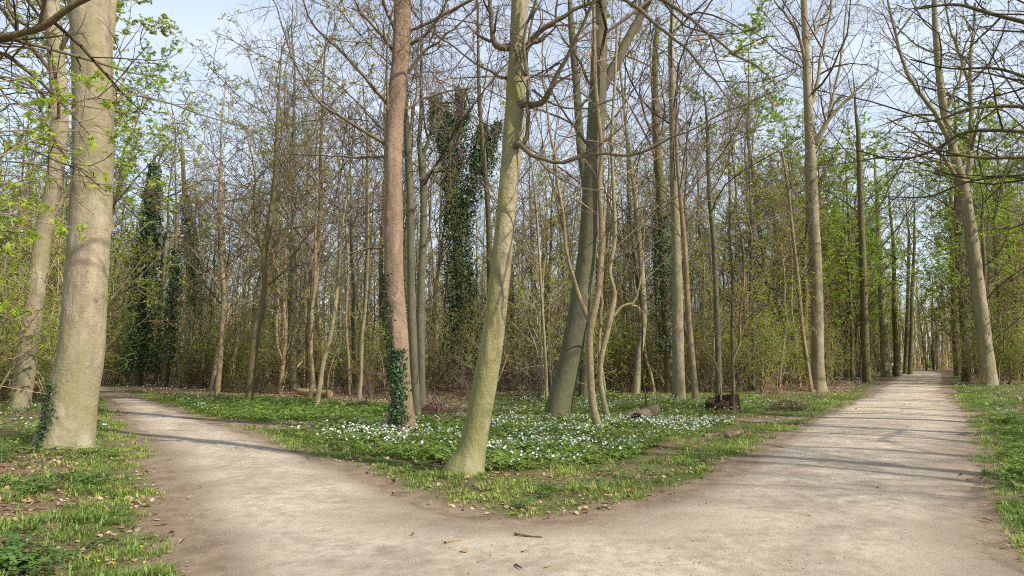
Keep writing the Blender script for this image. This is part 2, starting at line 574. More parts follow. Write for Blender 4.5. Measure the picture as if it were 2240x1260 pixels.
def grow(P, R, c, n, t0, t1, lf, ang, up, wob, rs, rmin, rng, fall=0.55, lmin=0.0, spread=0.25, flat=1.0):
    """c children on every parent branch; returns their centre lines and radii"""
    m, npn, _ = P.shape
    t = t0 + (t1 - t0) * ((np.arange(c)[None, :] + rng.random((m, c))) / c)
    f = t * (npn - 1)
    i0 = np.clip(f.astype(int), 0, npn - 2)
    fr = (f - i0)[..., None]
    mi = np.arange(m)[:, None]
    base = P[mi, i0] * (1 - fr) + P[mi, i0 + 1] * fr
    tan = norm(P[mi, i0 + 1] - P[mi, i0])
    pr = R[mi, i0] * (1 - fr[..., 0]) + R[mi, i0 + 1] * fr[..., 0]
    Lp = np.linalg.norm(np.diff(P, axis=1), axis=2).sum(1)[:, None]
    L = Lp * lf * (1 - fall * (t - t0) / (t1 - t0)) * (0.65 + 0.7 * rng.random((m, c)))
    L = np.maximum(L, lmin)
    az = np.arange(c)[None, :] * 2.4 + rng.random((m, 1)) * 6.28 + rng.normal(size=(m, c)) * 0.5
    hlp = np.where(np.abs(tan[..., 2:3]) < 0.85, np.array([0, 0, 1.0]), np.array([1.0, 0, 0]))
    a = norm(np.cross(tan, hlp))
    b = np.cross(tan, a)
    an = ang + rng.normal(size=(m, c)) * spread
    d = np.cos(an)[..., None] * tan + np.sin(an)[..., None] * (np.cos(az)[..., None] * a + np.sin(az)[..., None] * b)
    mc = m * c
    base, d, L, pr = base.reshape(mc, 3), d.reshape(mc, 3), L.reshape(mc), pr.reshape(mc)
    d = norm(d * np.array([1, 1, flat]))
    curl = rng.normal(size=(mc, 3)) * wob * 1.0 * 6 / n
    out = np.zeros((mc, n, 3))
    out[:, 0] = base
    for i in range(1, n):
        d = norm(d + wob * 1.1 * rng.normal(size=(mc, 3)) + curl + np.array([0, 0, up / n]))
        out[:, i] = out[:, i - 1] + d * (L / (n - 1))[:, None]
    r0 = np.maximum(pr * rs * (0.6 + 0.5 * rng.random(mc)), rmin)
    r0 = np.minimum(r0, pr * 0.85 + 0.001)
    s = np.linspace(0, 1, n)[None, :]
    rr = r0[:, None] * (1 - s) ** 0.85 + rmin * 0.6
    rr = np.minimum(rr, r0[:, None] * 1.05)
    return out, rr

def twig_points(P, per, rng, t0=0.2):
    m, n, _ = P.shape
    t = t0 + (1 - t0) * rng.random((m, per))
    f = t * (n - 1)
    i0 = np.clip(f.astype(int), 0, n - 2)
    fr = (f - i0)[..., None]
    mi = np.arange(m)[:, None]
    return (P[mi, i0] * (1 - fr) + P[mi, i0 + 1] * fr).reshape(-1, 3)

def merge(a, b):
    return np.concatenate([a[0], b[0]]), np.concatenate([a[1], b[1]])

def resamp(P, R, n):
    """one centre line (k,3),(k,) to n points as a batch of one"""
    L = np.r_[0, np.cumsum(np.linalg.norm(np.diff(P, axis=0), axis=1))]
    s = np.linspace(0, L[-1], n)
    return np.stack([np.interp(s, L, P[:, i]) for i in range(3)], 1)[None], np.interp(s, L, R)[None]

def trunk_mesh(mb, P, R, k, rng, lump=0.03, flare=0.6, knots=6, flare_h=0.35, lobes=5):
    """detailed trunk: root flare with lobes, lumps, knot collars"""
    n = len(P)
    T = norm(np.gradient(P, axis=0))
    ref = np.array([1.0, 0.0, 0.0])
    A = norm(ref[None] - (T @ ref)[:, None] * T)
    B = np.cross(T, A)
    ph = np.arange(k) * 2 * PI / k
    z = P[:, 2] - P[0, 2]
    rad = np.ones((n, k))
    for _ in range(7):
        kk = rng.integers(1, 5)
        rad += lump * 0.6 * np.sin(kk * ph[None, :] + rng.uniform(0, 6.28) + z[:, None] * rng.uniform(-1.6, 1.6)) * np.sin(z[:, None] * rng.uniform(0.5, 4) + rng.uniform(0, 6.28))
    p0 = rng.uniform(0, 6.28)
    lobe = 0.55 + 0.45 * np.cos(lobes * ph + p0) * (0.6 + 0.4 * np.cos(2 * ph + p0 * 2))
    rad += flare * np.exp(-z / flare_h)[:, None] * lobe[None, :]
    Rm = R.mean()
    for _ in range(knots):
        kz = rng.uniform(0.15, 0.95) * z[-1]
        kp = rng.uniform(0, 6.28)
        dphi = (ph - kp + PI) % (2 * PI) - PI
        dd = np.sqrt((z[:, None] - kz) ** 2 + (dphi[None, :] * Rm) ** 2) / (Rm * 0.42)
        rad += 0.16 * np.exp(-(dd - 0.7) ** 2 * 5) - 0.10 * np.exp(-dd ** 2 * 6)
    rad += rng.normal(size=(n, k)) * lump * 0.12
    V = P[:, None, :] + (R[:, None] * rad)[..., None] * (np.cos(ph)[None, :, None] * A[:, None, :] + np.sin(ph)[None, :, None] * B[:, None, :])
    i = (np.arange(n - 1) * k)[:, None]
    j = np.arange(k)[None, :]
    j2 = (j + 1) % k
    Q = np.stack([i + j, i + j2, i + k + j2, i + k + j], -1).reshape(-1, 4)
    mb.add(V.reshape(-1, 3), Q, tone=0.5)
    return V

# ------------------------------------------------------------------ ground sheet
def spaced(stops):
    out = []
    for (a, b, s) in stops:
        out.append(np.arange(a, b, s))
    return np.concatenate(out + [[stops[-1][1]]])

gx = spaced([(-900, -200, 70), (-200, -60, 9), (-60, -20, 1.4), (-20, -9, 0.4), (-9, 14, 0.27), (14, 30, 0.6), (30, 80, 1.5), (80, 200, 9), (200, 900, 70)])
gy = spaced([(-500, -60, 50), (-60, -10, 5), (-10, 3, 1.0), (3, 22, 0.27), (22, 45, 0.6), (45, 130, 1.8), (130, 260, 12), (260, 1500, 90)])
GX, GY = np.meshgrid(gx, gy)
SD = path_sd(GX, GY)
TD = track_d(GX, GY)
GZ = hgt(GX, GY, SD)
GZ = np.where(SD < 0.15, np.minimum(GZ, 0.0), GZ)

# where what grows, in photo outline turned into metres
ANEM1 = edge([(590, 936), (700, 926), (840, 922), (1000, 922), (1190, 916), (1330, 920), (1480, 928), (1610, 925), (1560, 952), (1450, 968), (1400, 1000),
              (1260, 1028), (1090, 1040), (940, 1018), (820, 1000), (690, 975)])
ANEM2 = edge([(1050, 870), (1280, 862), (1420, 872), (1700, 872), (1680, 905), (1500, 915), (1300, 910), (1050, 915)])
HERB_L = edge([(400, 868), (560, 872), (700, 885), (850, 890), (850, 920), (700, 925), (560, 925), (450, 912), (350, 875)])
def side(x, y):
    """which verge a point is on: 0 left of the left path, 1 the island, 2 right of the avenue"""
    x, y = np.asarray(x, float), np.asarray(y, float)
    sx = np.interp(y, [-20, 3, 5, 9, 12, 20, 30, 45, 90], [-1.5, -2, -2.3, -5, -6.3, -11, -18, -28, -55])
    rx = np.interp(y, [-20, 0, 5, 12, 18, 40, 70, 110], [3, 3.2, 4, 8.2, 12.6, 25.6, 43, 66])
    return np.where(x < sx, 0, np.where(x > rx - 0.3, 2, 1))

def cover_masks(x, y, sd, td):
    s = side(x, y)
    nz1 = fnoise(x, y, 2.2, 21)
    nz2 = fnoise(x, y, 0.7, 22)
    a1 = inpoly(x, y, ANEM1) * 1.0
    a2 = inpoly(x, y, ANEM2) * 1.0
    hl = inpoly(x, y, HERB_L) * 1.0
    width = np.where(s == 0, 2.6, np.where(s == 1, 2.2, 3.0)) + 2.0 * (nz1 - 0.5)
    verge = sstep(1.0, 0.0, sd / width) * sstep(-0.1, 0.25, sd)
    g = np.maximum.reduce([verge * 0.9, a1 * 0.85, a2 * 0.8, hl * 0.95])
    g = np.clip(g * (0.55 + 0.9 * nz2), 0, 1)
    g = np.where((s == 0) & (y < 12) & (sd > 0.9), g * 0.35, g)
    island = (s == 1) & (y < 12)
    g = np.where(island, np.maximum(g, 0.45 * sstep(0.25, 0.8, sd)), g)
    dirt = sstep(0.35, 0.0, sd + 0.5 * (nz2 - 0.5)) 
    dirt = np.maximum(dirt, sstep(0.7, 0.3, td + 0.5 * (nz2 - 0.5)))
    g = g * (1 - dirt)
    return g, dirt, s, nz1, nz2, a1, a2, hl

g_, d_, s_, _, _, _, _, _ = cover_masks(GX, GY, SD, TD)
ny, nx = GX.shape
V = np.stack([GX, GY, GZ], -1).reshape(-1, 3)
ii = (np.arange(ny - 1) * nx)[:, None] + np.arange(nx - 1)[None, :]
Q = np.stack([ii, ii + 1, ii + nx + 1, ii + nx], -1).reshape(-1, 4)
mb = MB()
mb.add(V, Q)
ground = mb.build("ground", "forest_floor", smooth=True)
ca = ground.data.attributes.new("cover", 'FLOAT_COLOR', 'POINT')
ca.data.foreach_set("color", np.stack([g_, 0 * g_, d_, np.ones_like(g_)], -1).reshape(-1).astype(np.float32))
tag(ground, kind="structure")

# ------------------------------------------------------------------ path sheet
def path_sheet():
    rng = np.random.default_rng(9)
    pts = list(OUT)
    n = len(pts)
    xs = []
    for (y0, y1, s) in ((-13, 3, 1.0), (3, 14, 0.28), (14, 30, 0.6), (30, 128, 1.6)):
        X, Y = np.meshgrid(np.arange(-50, 66, s), np.arange(y0, y1, s))
        X = X.ravel() + rng.uniform(-.2, .2, X.size) * s
        Y = Y.ravel() + rng.uniform(-.2, .2, Y.size) * s
        ok = inpoly(X, Y, pts)
        X, Y = X[ok], Y[ok]
        ok = segdist(X, Y, pts) > s * 0.35
        xs.append(np.stack([X[ok], Y[ok]], 1))
    inner = np.vstack(xs)
    allp = [Vector(p) for p in pts] + [Vector(p) for p in inner.tolist()]
    v, e, f, *_ = delaunay_2d_cdt(allp, [(i, (i + 1) % n) for i in range(n)], [], 1, 1e-5)
    v = np.array([tuple(p) for p in v])
    d = segdist(v[:, 0], v[:, 1], pts)
    z = -0.012 + 0.018 * sstep(0.0, 0.3, d) + 0.018 * sstep(0.1, 1.4, d) + (0.018 * (fnoise(v[:, 0], v[:, 1], 0.9, 31) - 0.5) + 0.02 * (fnoise(v[:, 0] * 1.0, v[:, 1], 0.45, 33) - 0.5)) * sstep(0.1, 0.8, d)
    V = np.column_stack([v, z])
    T = np.array([t for t in f if len(t) == 3])
    mb = MB()
    mb.add(V, tris=T)
    o = mb.build("path", "path_grit", smooth=True)
    wid = 0.30 + 1.1 * fnoise(v[:, 0], v[:, 1], 1.6, 41)
    ed = 1 - sstep(0.0, 1.0, d / wid)
    # the avenue's right flank and the tip of the island are worn to brown soil
    rx = np.interp(v[:, 1], [-20, 0, 5, 12, 18, 40], [3, 3.2, 4, 8.2, 12.6, 25.6])
    ed = np.maximum(ed, 0.75 * sstep(2.0, 0.3, rx - v[:, 0]) * (v[:, 1] < 40))
    ax, ay = G(1150, 1135)
    ed = np.maximum(ed, 0.8 * sstep(1.6, 0.1, np.hypot((v[:, 0] - ax) * 0.45, (v[:, 1] - ay) * 1.1)))
    a = o.data.attributes.new("cover", 'FLOAT_COLOR', 'POINT')
    a.data.foreach_set("color", np.stack([ed, ed, ed, np.ones_like(ed)], -1).reshape(-1).astype(np.float32))
    tag(o, kind="structure")
path_sheet()

# ------------------------------------------------------------------ ground cover, nobody could count it
def stamp(mb, v, q, t, pos, yaw, scl, rng, tilt=0.15, tone=None):
    m = len(pos)
    if m == 0:
        return
    v = np.asarray(v, float)
    c, s = np.cos(yaw), np.sin(yaw)
    tx, ty = rng.normal(size=m) * tilt, rng.normal(size=m) * tilt
    R = np.zeros((m, 3, 3))
    R[:, 0, 0], R[:, 0, 1] = c, -s
    R[:, 1, 0], R[:, 1, 1] = s, c
    R[:, 2, 2] = 1
    R[:, 0, 2], R[:, 1, 2] = tx, ty
    R[:, 2, 0], R[:, 2, 1] = -(c * tx + s * ty), (s * tx - c * ty)
    W = np.einsum('mij,vj->mvi', R, v) * np.asarray(scl)[:, None, None] + pos[:, None, :]
    nv = len(v)
    off = (np.arange(m) * nv)[:, None, None]
    tn = rng.random(m) if tone is None else tone
    mb.add(W.reshape(-1, 3), (np.asarray(q)[None] + off).reshape(-1, 4) if len(q) else None,
           (np.asarray(t)[None] + off).reshape(-1, 3) if len(t) else None, tone=np.repeat(tn, nv))

def proto_grass(rng, blades, h, spread):
    v, t, q = [], [], []
    for b in range(blades):
        a = rng.uniform(0, 6.28)
        r = spread * rng.random() ** 0.7
        x, y = r * math.cos(a), r * math.sin(a)
        L = h * rng.uniform(0.55, 1.15)
        ba = a + rng.normal() * 0.8
        lean = rng.uniform(0.3, 1.5)
        w = 0.0035 + 0.0022 * rng.random()
        px_, py_ = -math.sin(ba) * w, math.cos(ba) * w
        mx_, my_ = math.cos(ba) * L * lean * 0.35, math.sin(ba) * L * lean * 0.35
        k = len(v)
        v += [(x - px_, y - py_, -0.01), (x + px_, y + py_, -0.01), (x + mx_ + px_ * .8, y + my_ + py_ * .8, L * .6), (x + mx_ - px_ * .8, y + my_ - py_ * .8, L * .6),
              (x + mx_ * 2.6, y + my_ * 2.6, L * (1 - 0.33 * lean))]
        q.append((k, k + 1, k + 2, k + 3))
        t.append((k + 3, k + 2, k + 4))
    return np.array(v), q, t

def proto_leafclump(rng, n, h, spread, size, lobes=3):
    v, q = [], []
    for i in range(n):
        a = rng.uniform(0, 6.28)
        r = spread * rng.random() ** 0.6
        x, y, z = r * math.cos(a), r * math.sin(a), h * rng.uniform(0.4, 1.1)
        for j in range(lobes):
            b = a + (j - (lobes - 1) / 2) * (2.0 if lobes == 3 else 1.25) + rng.normal() * 0.25
            s = size * rng.uniform(0.7, 1.2)
            dx, dy = math.cos(b), math.sin(b)
            k = len(v)
            dz = rng.uniform(-0.35, 0.25) * s
            v += [(x, y, z), (x + dx * s * .55 - dy * s * .3, y + dy * s * .55 + dx * s * .3, z + dz * .4 + s * .08), (x + dx * s, y + dy * s, z + dz),
                  (x + dx * s * .55 + dy * s * .3, y + dy * s * .55 - dx * s * .3, z + dz * .4 + s * .08)]
            q.append((k, k + 1, k + 2, k + 3))
    return np.array(v), q, []

def proto_flower(r=0.021, h=0.145, petals=6):
    v, q = [], []
    for j in range(petals):
        a = j * 2 * PI / petals
        dx, dy = math.cos(a), math.sin(a)
        k = len(v)
        v += [(0.01, 0, h), (0.01 + dx * r * .6 - dy * r * .36, dy * r * .6 + dx * r * .36, h + r * .45), (0.01 + dx * r, dy * r, h + r * .75), (0.01 + dx * r * .6 + dy * r * .36, dy * r * .6 - dx * r * .36, h + r * .45)]
        q.append((k, k + 1, k + 2, k + 3))
    return np.array(v), q, []

def proto_dry(rng):
    w = rng.uniform(0.3, 0.45)
    c = rng.uniform(0.1, 0.35)
    v = [(-.5, 0, .04), (-.15, w, c), (.25, w * .8, c * .8), (.5, 0, .12), (.25, -w * .8, c * .6), (-.15, -w, c * .9), (0, 0, 0)]
    return np.array(v) , [(0, 1, 2, 6), (6, 2, 3, 4)], [(0, 6, 5), (6, 4, 5)]

def field(n, x0, x1, y0, y1, rng, ypow=1.0):
    """random ground points inside the picture's wedge"""
    y = y0 + (y1 - y0) * rng.random(n) ** ypow
    half = 0.80
    x = rng.uniform(-1, 1, n) * half * y
    ok = (x > x0) & (x < x1)
    return x[ok], y[ok]

def ground_cover():
    rng = np.random.default_rng(77)
    tests = {}
    def cand(n, y0, y1, ypow=1.0):
        x, y = field(n, -60, 75, y0, y1, rng, ypow)
        sd, td = path_sd(x, y), track_d(x, y)
        m = cover_masks(x, y, sd, td)
        z = hgt(x, y, sd)
        return x, y, z, sd, td, m
    # grass
    mb = MB()
    protos = [proto_grass(rng, 11, 0.065, 0.08), proto_grass(rng, 13, 0.10, 0.07), proto_grass(rng, 10, 0.045, 0.10)]
    x, y, z, sd, td, (g, dirt, s, n1, n2, a1, a2, hl) = cand(90000, 4.2, 34, 1.15)
    tuft = fnoise(x, y, 0.5, 61)
    wid = np.where(s == 0, 2.0, np.where(s == 2, 2.2, 1.6)) + 1.2 * (n1 - .5)
    dens = sstep(1.1, 0.2, sd / wid) * sstep(-0.25, 0.15, sd + 0.7 * (n2 - .5)) * (0.15 + 0.95 * sstep(0.35, 0.6, tuft))
    front = (s == 1) & (y < 11.5)
    dens = np.where(front, (0.08 + 0.8 * sstep(0.47, 0.62, tuft)) * sstep(0.0, 0.5, sd), dens)
    dens = np.where(a1 > 0, dens * 0.5 + 0.12, dens)
    dens = np.where((s == 0) & (y < 11), np.maximum(dens * np.where(sd < 1.0, 0.8, 0.35), 0.35 * sstep(0.52, 0.6, tuft)), dens)
    dens = np.where((s == 1) & (y > 18) & (x > 3), np.maximum(dens, 0.5), dens)
    dens *= sstep(0.3, 0.7, td) * sstep(-0.35, 0.05, sd)
    keep = rng.random(len(x)) < dens * np.interp(y, [4, 12, 20, 34], [0.62, 0.55, 0.5, 0.6])
    x, y, z = x[keep], y[keep], z[keep]
    cut = 15000
    if len(x) > cut:
        sel = rng.permutation(len(x))[:cut]
        x, y, z = x[sel], y[sel], z[sel]
    pr = rng.integers(0, 3, len(x))
    hi = 0.35 + 1.1 * fnoise(x, y, 0.7, 63) + 0.010 * y
    tn = np.clip(fnoise(x, y, 1.3, 64) * 1.3 - 0.15 + rng.normal(size=len(x)) * 0.15, 0, 1)
    for k in range(3):
        w = pr == k
        stamp(mb, *protos[k], np.stack([x, y, z], 1)[w], rng.random(w.sum()) * 6.28, hi[w], rng, 0.12, tn[w])
    tag(mb.build("grass", "grass_blade"), "tufts of fresh spring grass along the edges of both paths", "grass", kind="stuff")
    print("grass", len(x))
    # anemone leaves and herbs
    mb = MB()
    protos = [proto_leafclump(rng, 4, 0.10, 0.10, 0.05), proto_leafclump(rng, 4, 0.13, 0.09, 0.05)]
    x, y, z, sd, td, (g, dirt, s, n1, n2, a1, a2, hl) = cand(110000, 8.5, 42, 1.0)
    pn = fnoise(x, y, 1.1, 71)
    ex = ((s == 0) & (y > 11.5) & (y < 30)) * 0.35 * sstep(0.45, 0.6, pn)
    ex2 = ((s == 2) & (y < 45)) * 0.5 * sstep(0.4, 0.6, pn)
    dens = np.maximum.reduce([a1 * (0.22 + 0.7 * sstep(0.42, 0.56, pn)), a2 * 0.45 * sstep(0.44, 0.58, pn), hl * (0.35 + 0.6 * sstep(0.35, 0.5, pn)), ex, ex2])
    dens *= sstep(0.15, 0.5, sd) * sstep(0.3, 0.6, td)
    keep = rng.random(len(x)) < dens * np.interp(y, [8, 14, 25, 42], [0.9, 0.8, 0.6, 0.5])
    x, y, z, hl_ = x[keep], y[keep], z[keep], hl[keep]
    sel = rng.permutation(len(x))[:10500]
    x, y, z, hl_ = x[sel], y[sel], z[sel], hl_[sel]
    pr = rng.integers(0, 2, len(x))
    for k in range(2):
        w = pr == k
        stamp(mb, *protos[k], np.stack([x, y, z], 1)[w], rng.random(w.sum()) * 6.28, (0.8 + 0.5 * rng.random(w.sum())) * (1 + 0.012 * y[w]), rng, 0.15)
    tag(mb.build("anemone_leaves", "anemone_leaf"), "low dark green anemone leaves carpeting the clearing between the paths", "ground cover", kind="stuff")
    print("anem", len(x))
    # white flowers
    mb = MB()
    pf = proto_flower()
    x, y, z, sd, td, (g, dirt, s, n1, n2, a1, a2, hl) = cand(90000, 8.5, 60, 1.0)
    px_, py_ = proj(x, y)
    pn = fnoise(x, y, 1.0, 81)
    core = inpoly(px_, py_, [(620, 930), (860, 926), (1000, 948), (1090, 930), (1330, 928), (1600, 925), (1590, 945), (1440, 966), (1380, 1010), (1190, 1030), (960, 1005), (870, 990), (640, 955)])
    a = a1 * (0.10 + 0.75 * sstep(0.46, 0.60, pn)) * (0.22 + 0.78 * core)
    lftv = ((s == 0) & (y > 12.5) & (y < 17) & (sd < 2.0)) * 0.25 * sstep(0.5, 0.6, pn)
    lfb = ((s == 0) & (px_ < 110) & (y > 17) & (y < 24)) * 0.25 * sstep(0.4, 0.55, pn)
    lfar = ((s == 1) & (px_ < 480) & (sd < 3.5)) * 0.15 * sstep(0.45, 0.6, pn)
    rv = ((s == 1) & (px_ > 1700) & (sd < 3.5)) * 0.10 * sstep(0.45, 0.6, pn) + ((s == 2) & (y > 20) & (sd < 6)) * 0.12 * sstep(0.45, 0.6, pn)
    dens = np.maximum.reduce([a, a2 * 0.28 * sstep(0.4, 0.6, pn), lftv, lfb, lfar, rv]) * sstep(0.15, 0.5, sd) * sstep(0.3, 0.6, td)
    keep = rng.random(len(x)) < dens * np.interp(y, [8, 14, 25, 42], [0.8, 1.0, 1.0, 1.0])
    x, y, z = x[keep], y[keep], z[keep]
    sel = rng.permutation(len(x))[:8200]
    x, y, z = x[sel], y[sel], z[sel]
    stamp(mb, *pf, np.stack([x, y, z], 1), rng.random(len(x)) * 6.28, (0.8 + 0.45 * rng.random(len(x))) * (1 + 0.006 * y), rng, 0.42)
    m2 = MB()
    stamp(m2, np.array([(-0.002, 0, 0), (0.002, 0, 0), (0.012, 0, 0.145), (0.008, 0, 0.145)]), [(0, 1, 2, 3)], [], np.stack([x, y, z], 1), rng.random(len(x)) * 6.28, 0.9 + 0.2 * rng.random(len(x)), rng, 0.1)
    tag(m2.build("anemone_stems", "anemone_leaf"), "thin green stalks under the white anemone flowers", "flowers", kind="stuff")
    tag(mb.build("anemone_flowers", "white_petal"), "white wood anemone flowers sprinkled over the green clearing", "flowers", kind="stuff")
    print("flowers", len(x))
    # yellow celandines
    mb = MB()
    pf = proto_flower(0.012, 0.07, 7)
    px0 = rng.uniform(130, 420, 9), rng.uniform(1215, 1258, 9)
    px1 = rng.uniform(1440, 1560, 30), rng.uniform(940, 985, 30)
    pts = [G(a, b) for a, b in zip(np.r_[px0[0], px1[0]], np.r_[px0[1], px1[1]])]
    x, y = np.array(pts).T
    stamp(mb, *pf, np.stack([x, y, hgt(x, y)], 1), rng.random(len(x)) * 6.28, 0.8 + 0.4 * rng.random(len(x)), rng, 0.2)
    tag(mb.build("celandine_flowers", "yellow_petal"), "small yellow celandine flowers dotted in the verge grass", "flowers", kind="stuff")
    # larger herbs low on the left and right verges
    mb = MB()
    protos = [proto_leafclump(rng, 5, 0.10, 0.13, 0.075), proto_leafclump(rng, 7, 0.15, 0.16, 0.065, 5)]
    x, y, z, sd, td, (g, dirt, s, n1, n2, a1, a2, hl) = cand(26000, 4.2, 30, 1.0)
    pn = fnoise(x, y, 0.9, 91)
    dens = ((s == 0) & (y < 13)) * (0.03 + 0.5 * sstep(0.54, 0.66, pn)) * sstep(0.3, 1.2, sd) + ((s == 2)) * 0.55 * sstep(0.40, 0.6, pn) + ((s == 1) & (y < 12)) * 0.13 * sstep(0.5, 0.6, pn) \
        + ((s == 1) & (y > 20)) * 0.2 * sstep(0.5, 0.6, pn)
    keep = rng.random(len(x)) < dens * sstep(0.25, 0.7, sd)
    x, y, z = x[keep], y[keep], z[keep]
    pr = rng.integers(0, 2, len(x))
    for k in range(2):
        w = pr == k
        stamp(mb, *protos[k], np.stack([x, y, z], 1)[w], rng.random(w.sum()) * 6.28, 0.5 + 0.55 * rng.random(w.sum()), rng, 0.15)
    tag(mb.build("herb_leaves", "herb_leaf"), "patches of broad leaved dark green herbs on the verges", "ground cover", kind="stuff")
    print("herb", len(x))
    # fallen leaves
    mb = MB()
    protos = [proto_dry(rng) for _ in range(3)]
    x, y, z, sd, td, (g, dirt, s, n1, n2, a1, a2, hl) = cand(120000, 4.2, 55, 1.0)
    pn = fnoise(x, y, 0.8, 95)
    dens = 0.55 * sstep(0.45, 0.6, pn) + 0.08
    dens = np.where(a1 > 0, dens * 0.5, dens)
    dens = np.where(hl > 0, 0.05, dens)
    dens = np.where((s == 0) & (y < 12) & (sd > 0.5), 0.3 + 0.7 * sstep(0.40, 0.52, pn), dens)
    dens = np.where((s == 1) & (y < 12), 0.30 + 0.7 * sstep(0.44, 0.55, pn), dens)
    dens = np.where((y > 20) & (sd > 4) & (hl == 0) & (a2 == 0), 0.9, dens)
    for (fx, fy) in ((1022, 1040), (873, 950), (1222, 925), (140, 990), (1314, 948), (42, 900)):
        qx, qy = G(fx, fy)
        dens = np.maximum(dens, 0.95 * sstep(1.1, 0.3, np.hypot(x - qx, y - qy)))
    dens *= sstep(-0.15, 0.5, sd + 0.2 * (n2 - .5))
    dens = np.where(sd < -0.1, 0.002, dens)
    keep = rng.random(len(x)) < dens
    x, y, z, sd = x[keep], y[keep], z[keep], sd[keep]
    sel = rng.permutation(len(x))[:30000]
    x, y, z, sd = x[sel], y[sel], z[sel], sd[sel]
    z = np.where(sd < 0, 0.022, z)
    pr = rng.integers(0, 3, len(x))
    for k in range(3):
        w = pr == k
        stamp(mb, *protos[k], np.stack([x, y, z + 0.006], 1)[w], rng.random(w.sum()) * 6.28, 0.020 + 0.042 * rng.random(w.sum()) ** 1.3 + 0.0012 * y[w], rng, 0.35)
    tag(mb.build("fallen_leaves", "dry_leaf"), "dry brown fallen leaves lying in the grass and under the trees", "leaf litter", kind="stuff")
    print("litter", len(x))
    # grit and crumbs on the path
    mb = MB()
    x, y = field(26000, -60, 75, 3.6, 26, rng, 1.3)
    sd = path_sd(x, y)
    keep = (sd < 0.1) & (rng.random(len(x)) < (0.25 + 1.1 * sstep(0.45, 0.65, fnoise(x, y, 0.9, 97))) * (0.32 + 0.65 * sstep(-1.4, 0, sd)))
    x, y, sd = x[keep], y[keep], sd[keep]
    v = np.array([(-.5, -.3, 0), (.5, -.35, 0), (.4, .35, 0), (-.4, .3, 0), (0.05, 0, .5)])
    t = [(0, 1, 4), (1, 2, 4), (2, 3, 4), (3, 0, 4)]
    stamp(mb, v, [], t, np.stack([x, y, 0.004 + 0.02 * sstep(0.1, 1.4, -sd)], 1), rng.random(len(x)) * 6.28, 0.006 + 0.016 * rng.random(len(x)) ** 2.5, rng, 0.1)
    tag(mb.build("path_crumbs", "dry_leaf"), "small stones and crumbs of wood scattered on the sandy path", "grit", kind="stuff")
    print("grit", len(x))
ground_cover()

# ------------------------------------------------------------------ hero trees, traced from their real stands
def extend(P, R, H, rng, lean=None, wob=0.05, rend=0.02):
    """carry a trunk on to height H beyond the last point"""
    P, R = list(P), list(R)
    d = P[-1] - P[-2]
    d = d / np.linalg.norm(d)
    z0 = P[-1][2]
    k = max(2, int((H - z0) / 1.2))
    if H <= z0 + 0.8:
        return np.array(P), np.array(R)
    r0 = R[-1]
    for i in range(k):
        d = d + rng.normal(size=3) * wob + np.array([0, 0, 0.12])
        d = d / np.linalg.norm(d)
        P.append(P[-1] + d * (H - z0) / k)
        R.append(r0 + (rend - r0) * (i + 1) / k)
    return np.array(P), np.array(R)

def traced(pixels, Y, dY=0.0, rng=None, ground_base=True):
    """pixels: (px,py,width). returns centre line and radii at depth Y..Y+dY"""
    P, R = [], []
    n = len(pixels)
    for i, (a, b, w) in enumerate(pixels):
        q = at(a, b, Y + dY * i / max(1, n - 1))
        P.append(q)
        R.append(w / 2 * pix(q))
    return np.array(P), np.array(R)

def crown_levels(par, rng, spec):
    """spec: list of grow() keyword dicts; returns the list of levels"""
    out = []
    P, R = par
    for k in spec:
        P, R = grow(P, R, rng=rng, **k)
        out.append((P, R))
    return out

FINE = [dict(c=9, n=6, t0=0.12, t1=0.98, lf=0.5, ang=0.85, up=0.25, wob=0.13, rs=0.42, rmin=0.005),
        dict(c=6, n=5, t0=0.15, t1=1.0, lf=0.5, ang=0.8, up=0.1, flat=0.6, wob=0.17, rs=0.55, rmin=0.0035),
        dict(c=4, n=4, t0=0.2, t1=1.0, lf=0.55, ang=0.75, up=0.05, wob=0.16, rs=0.6, rmin=0.0022)]

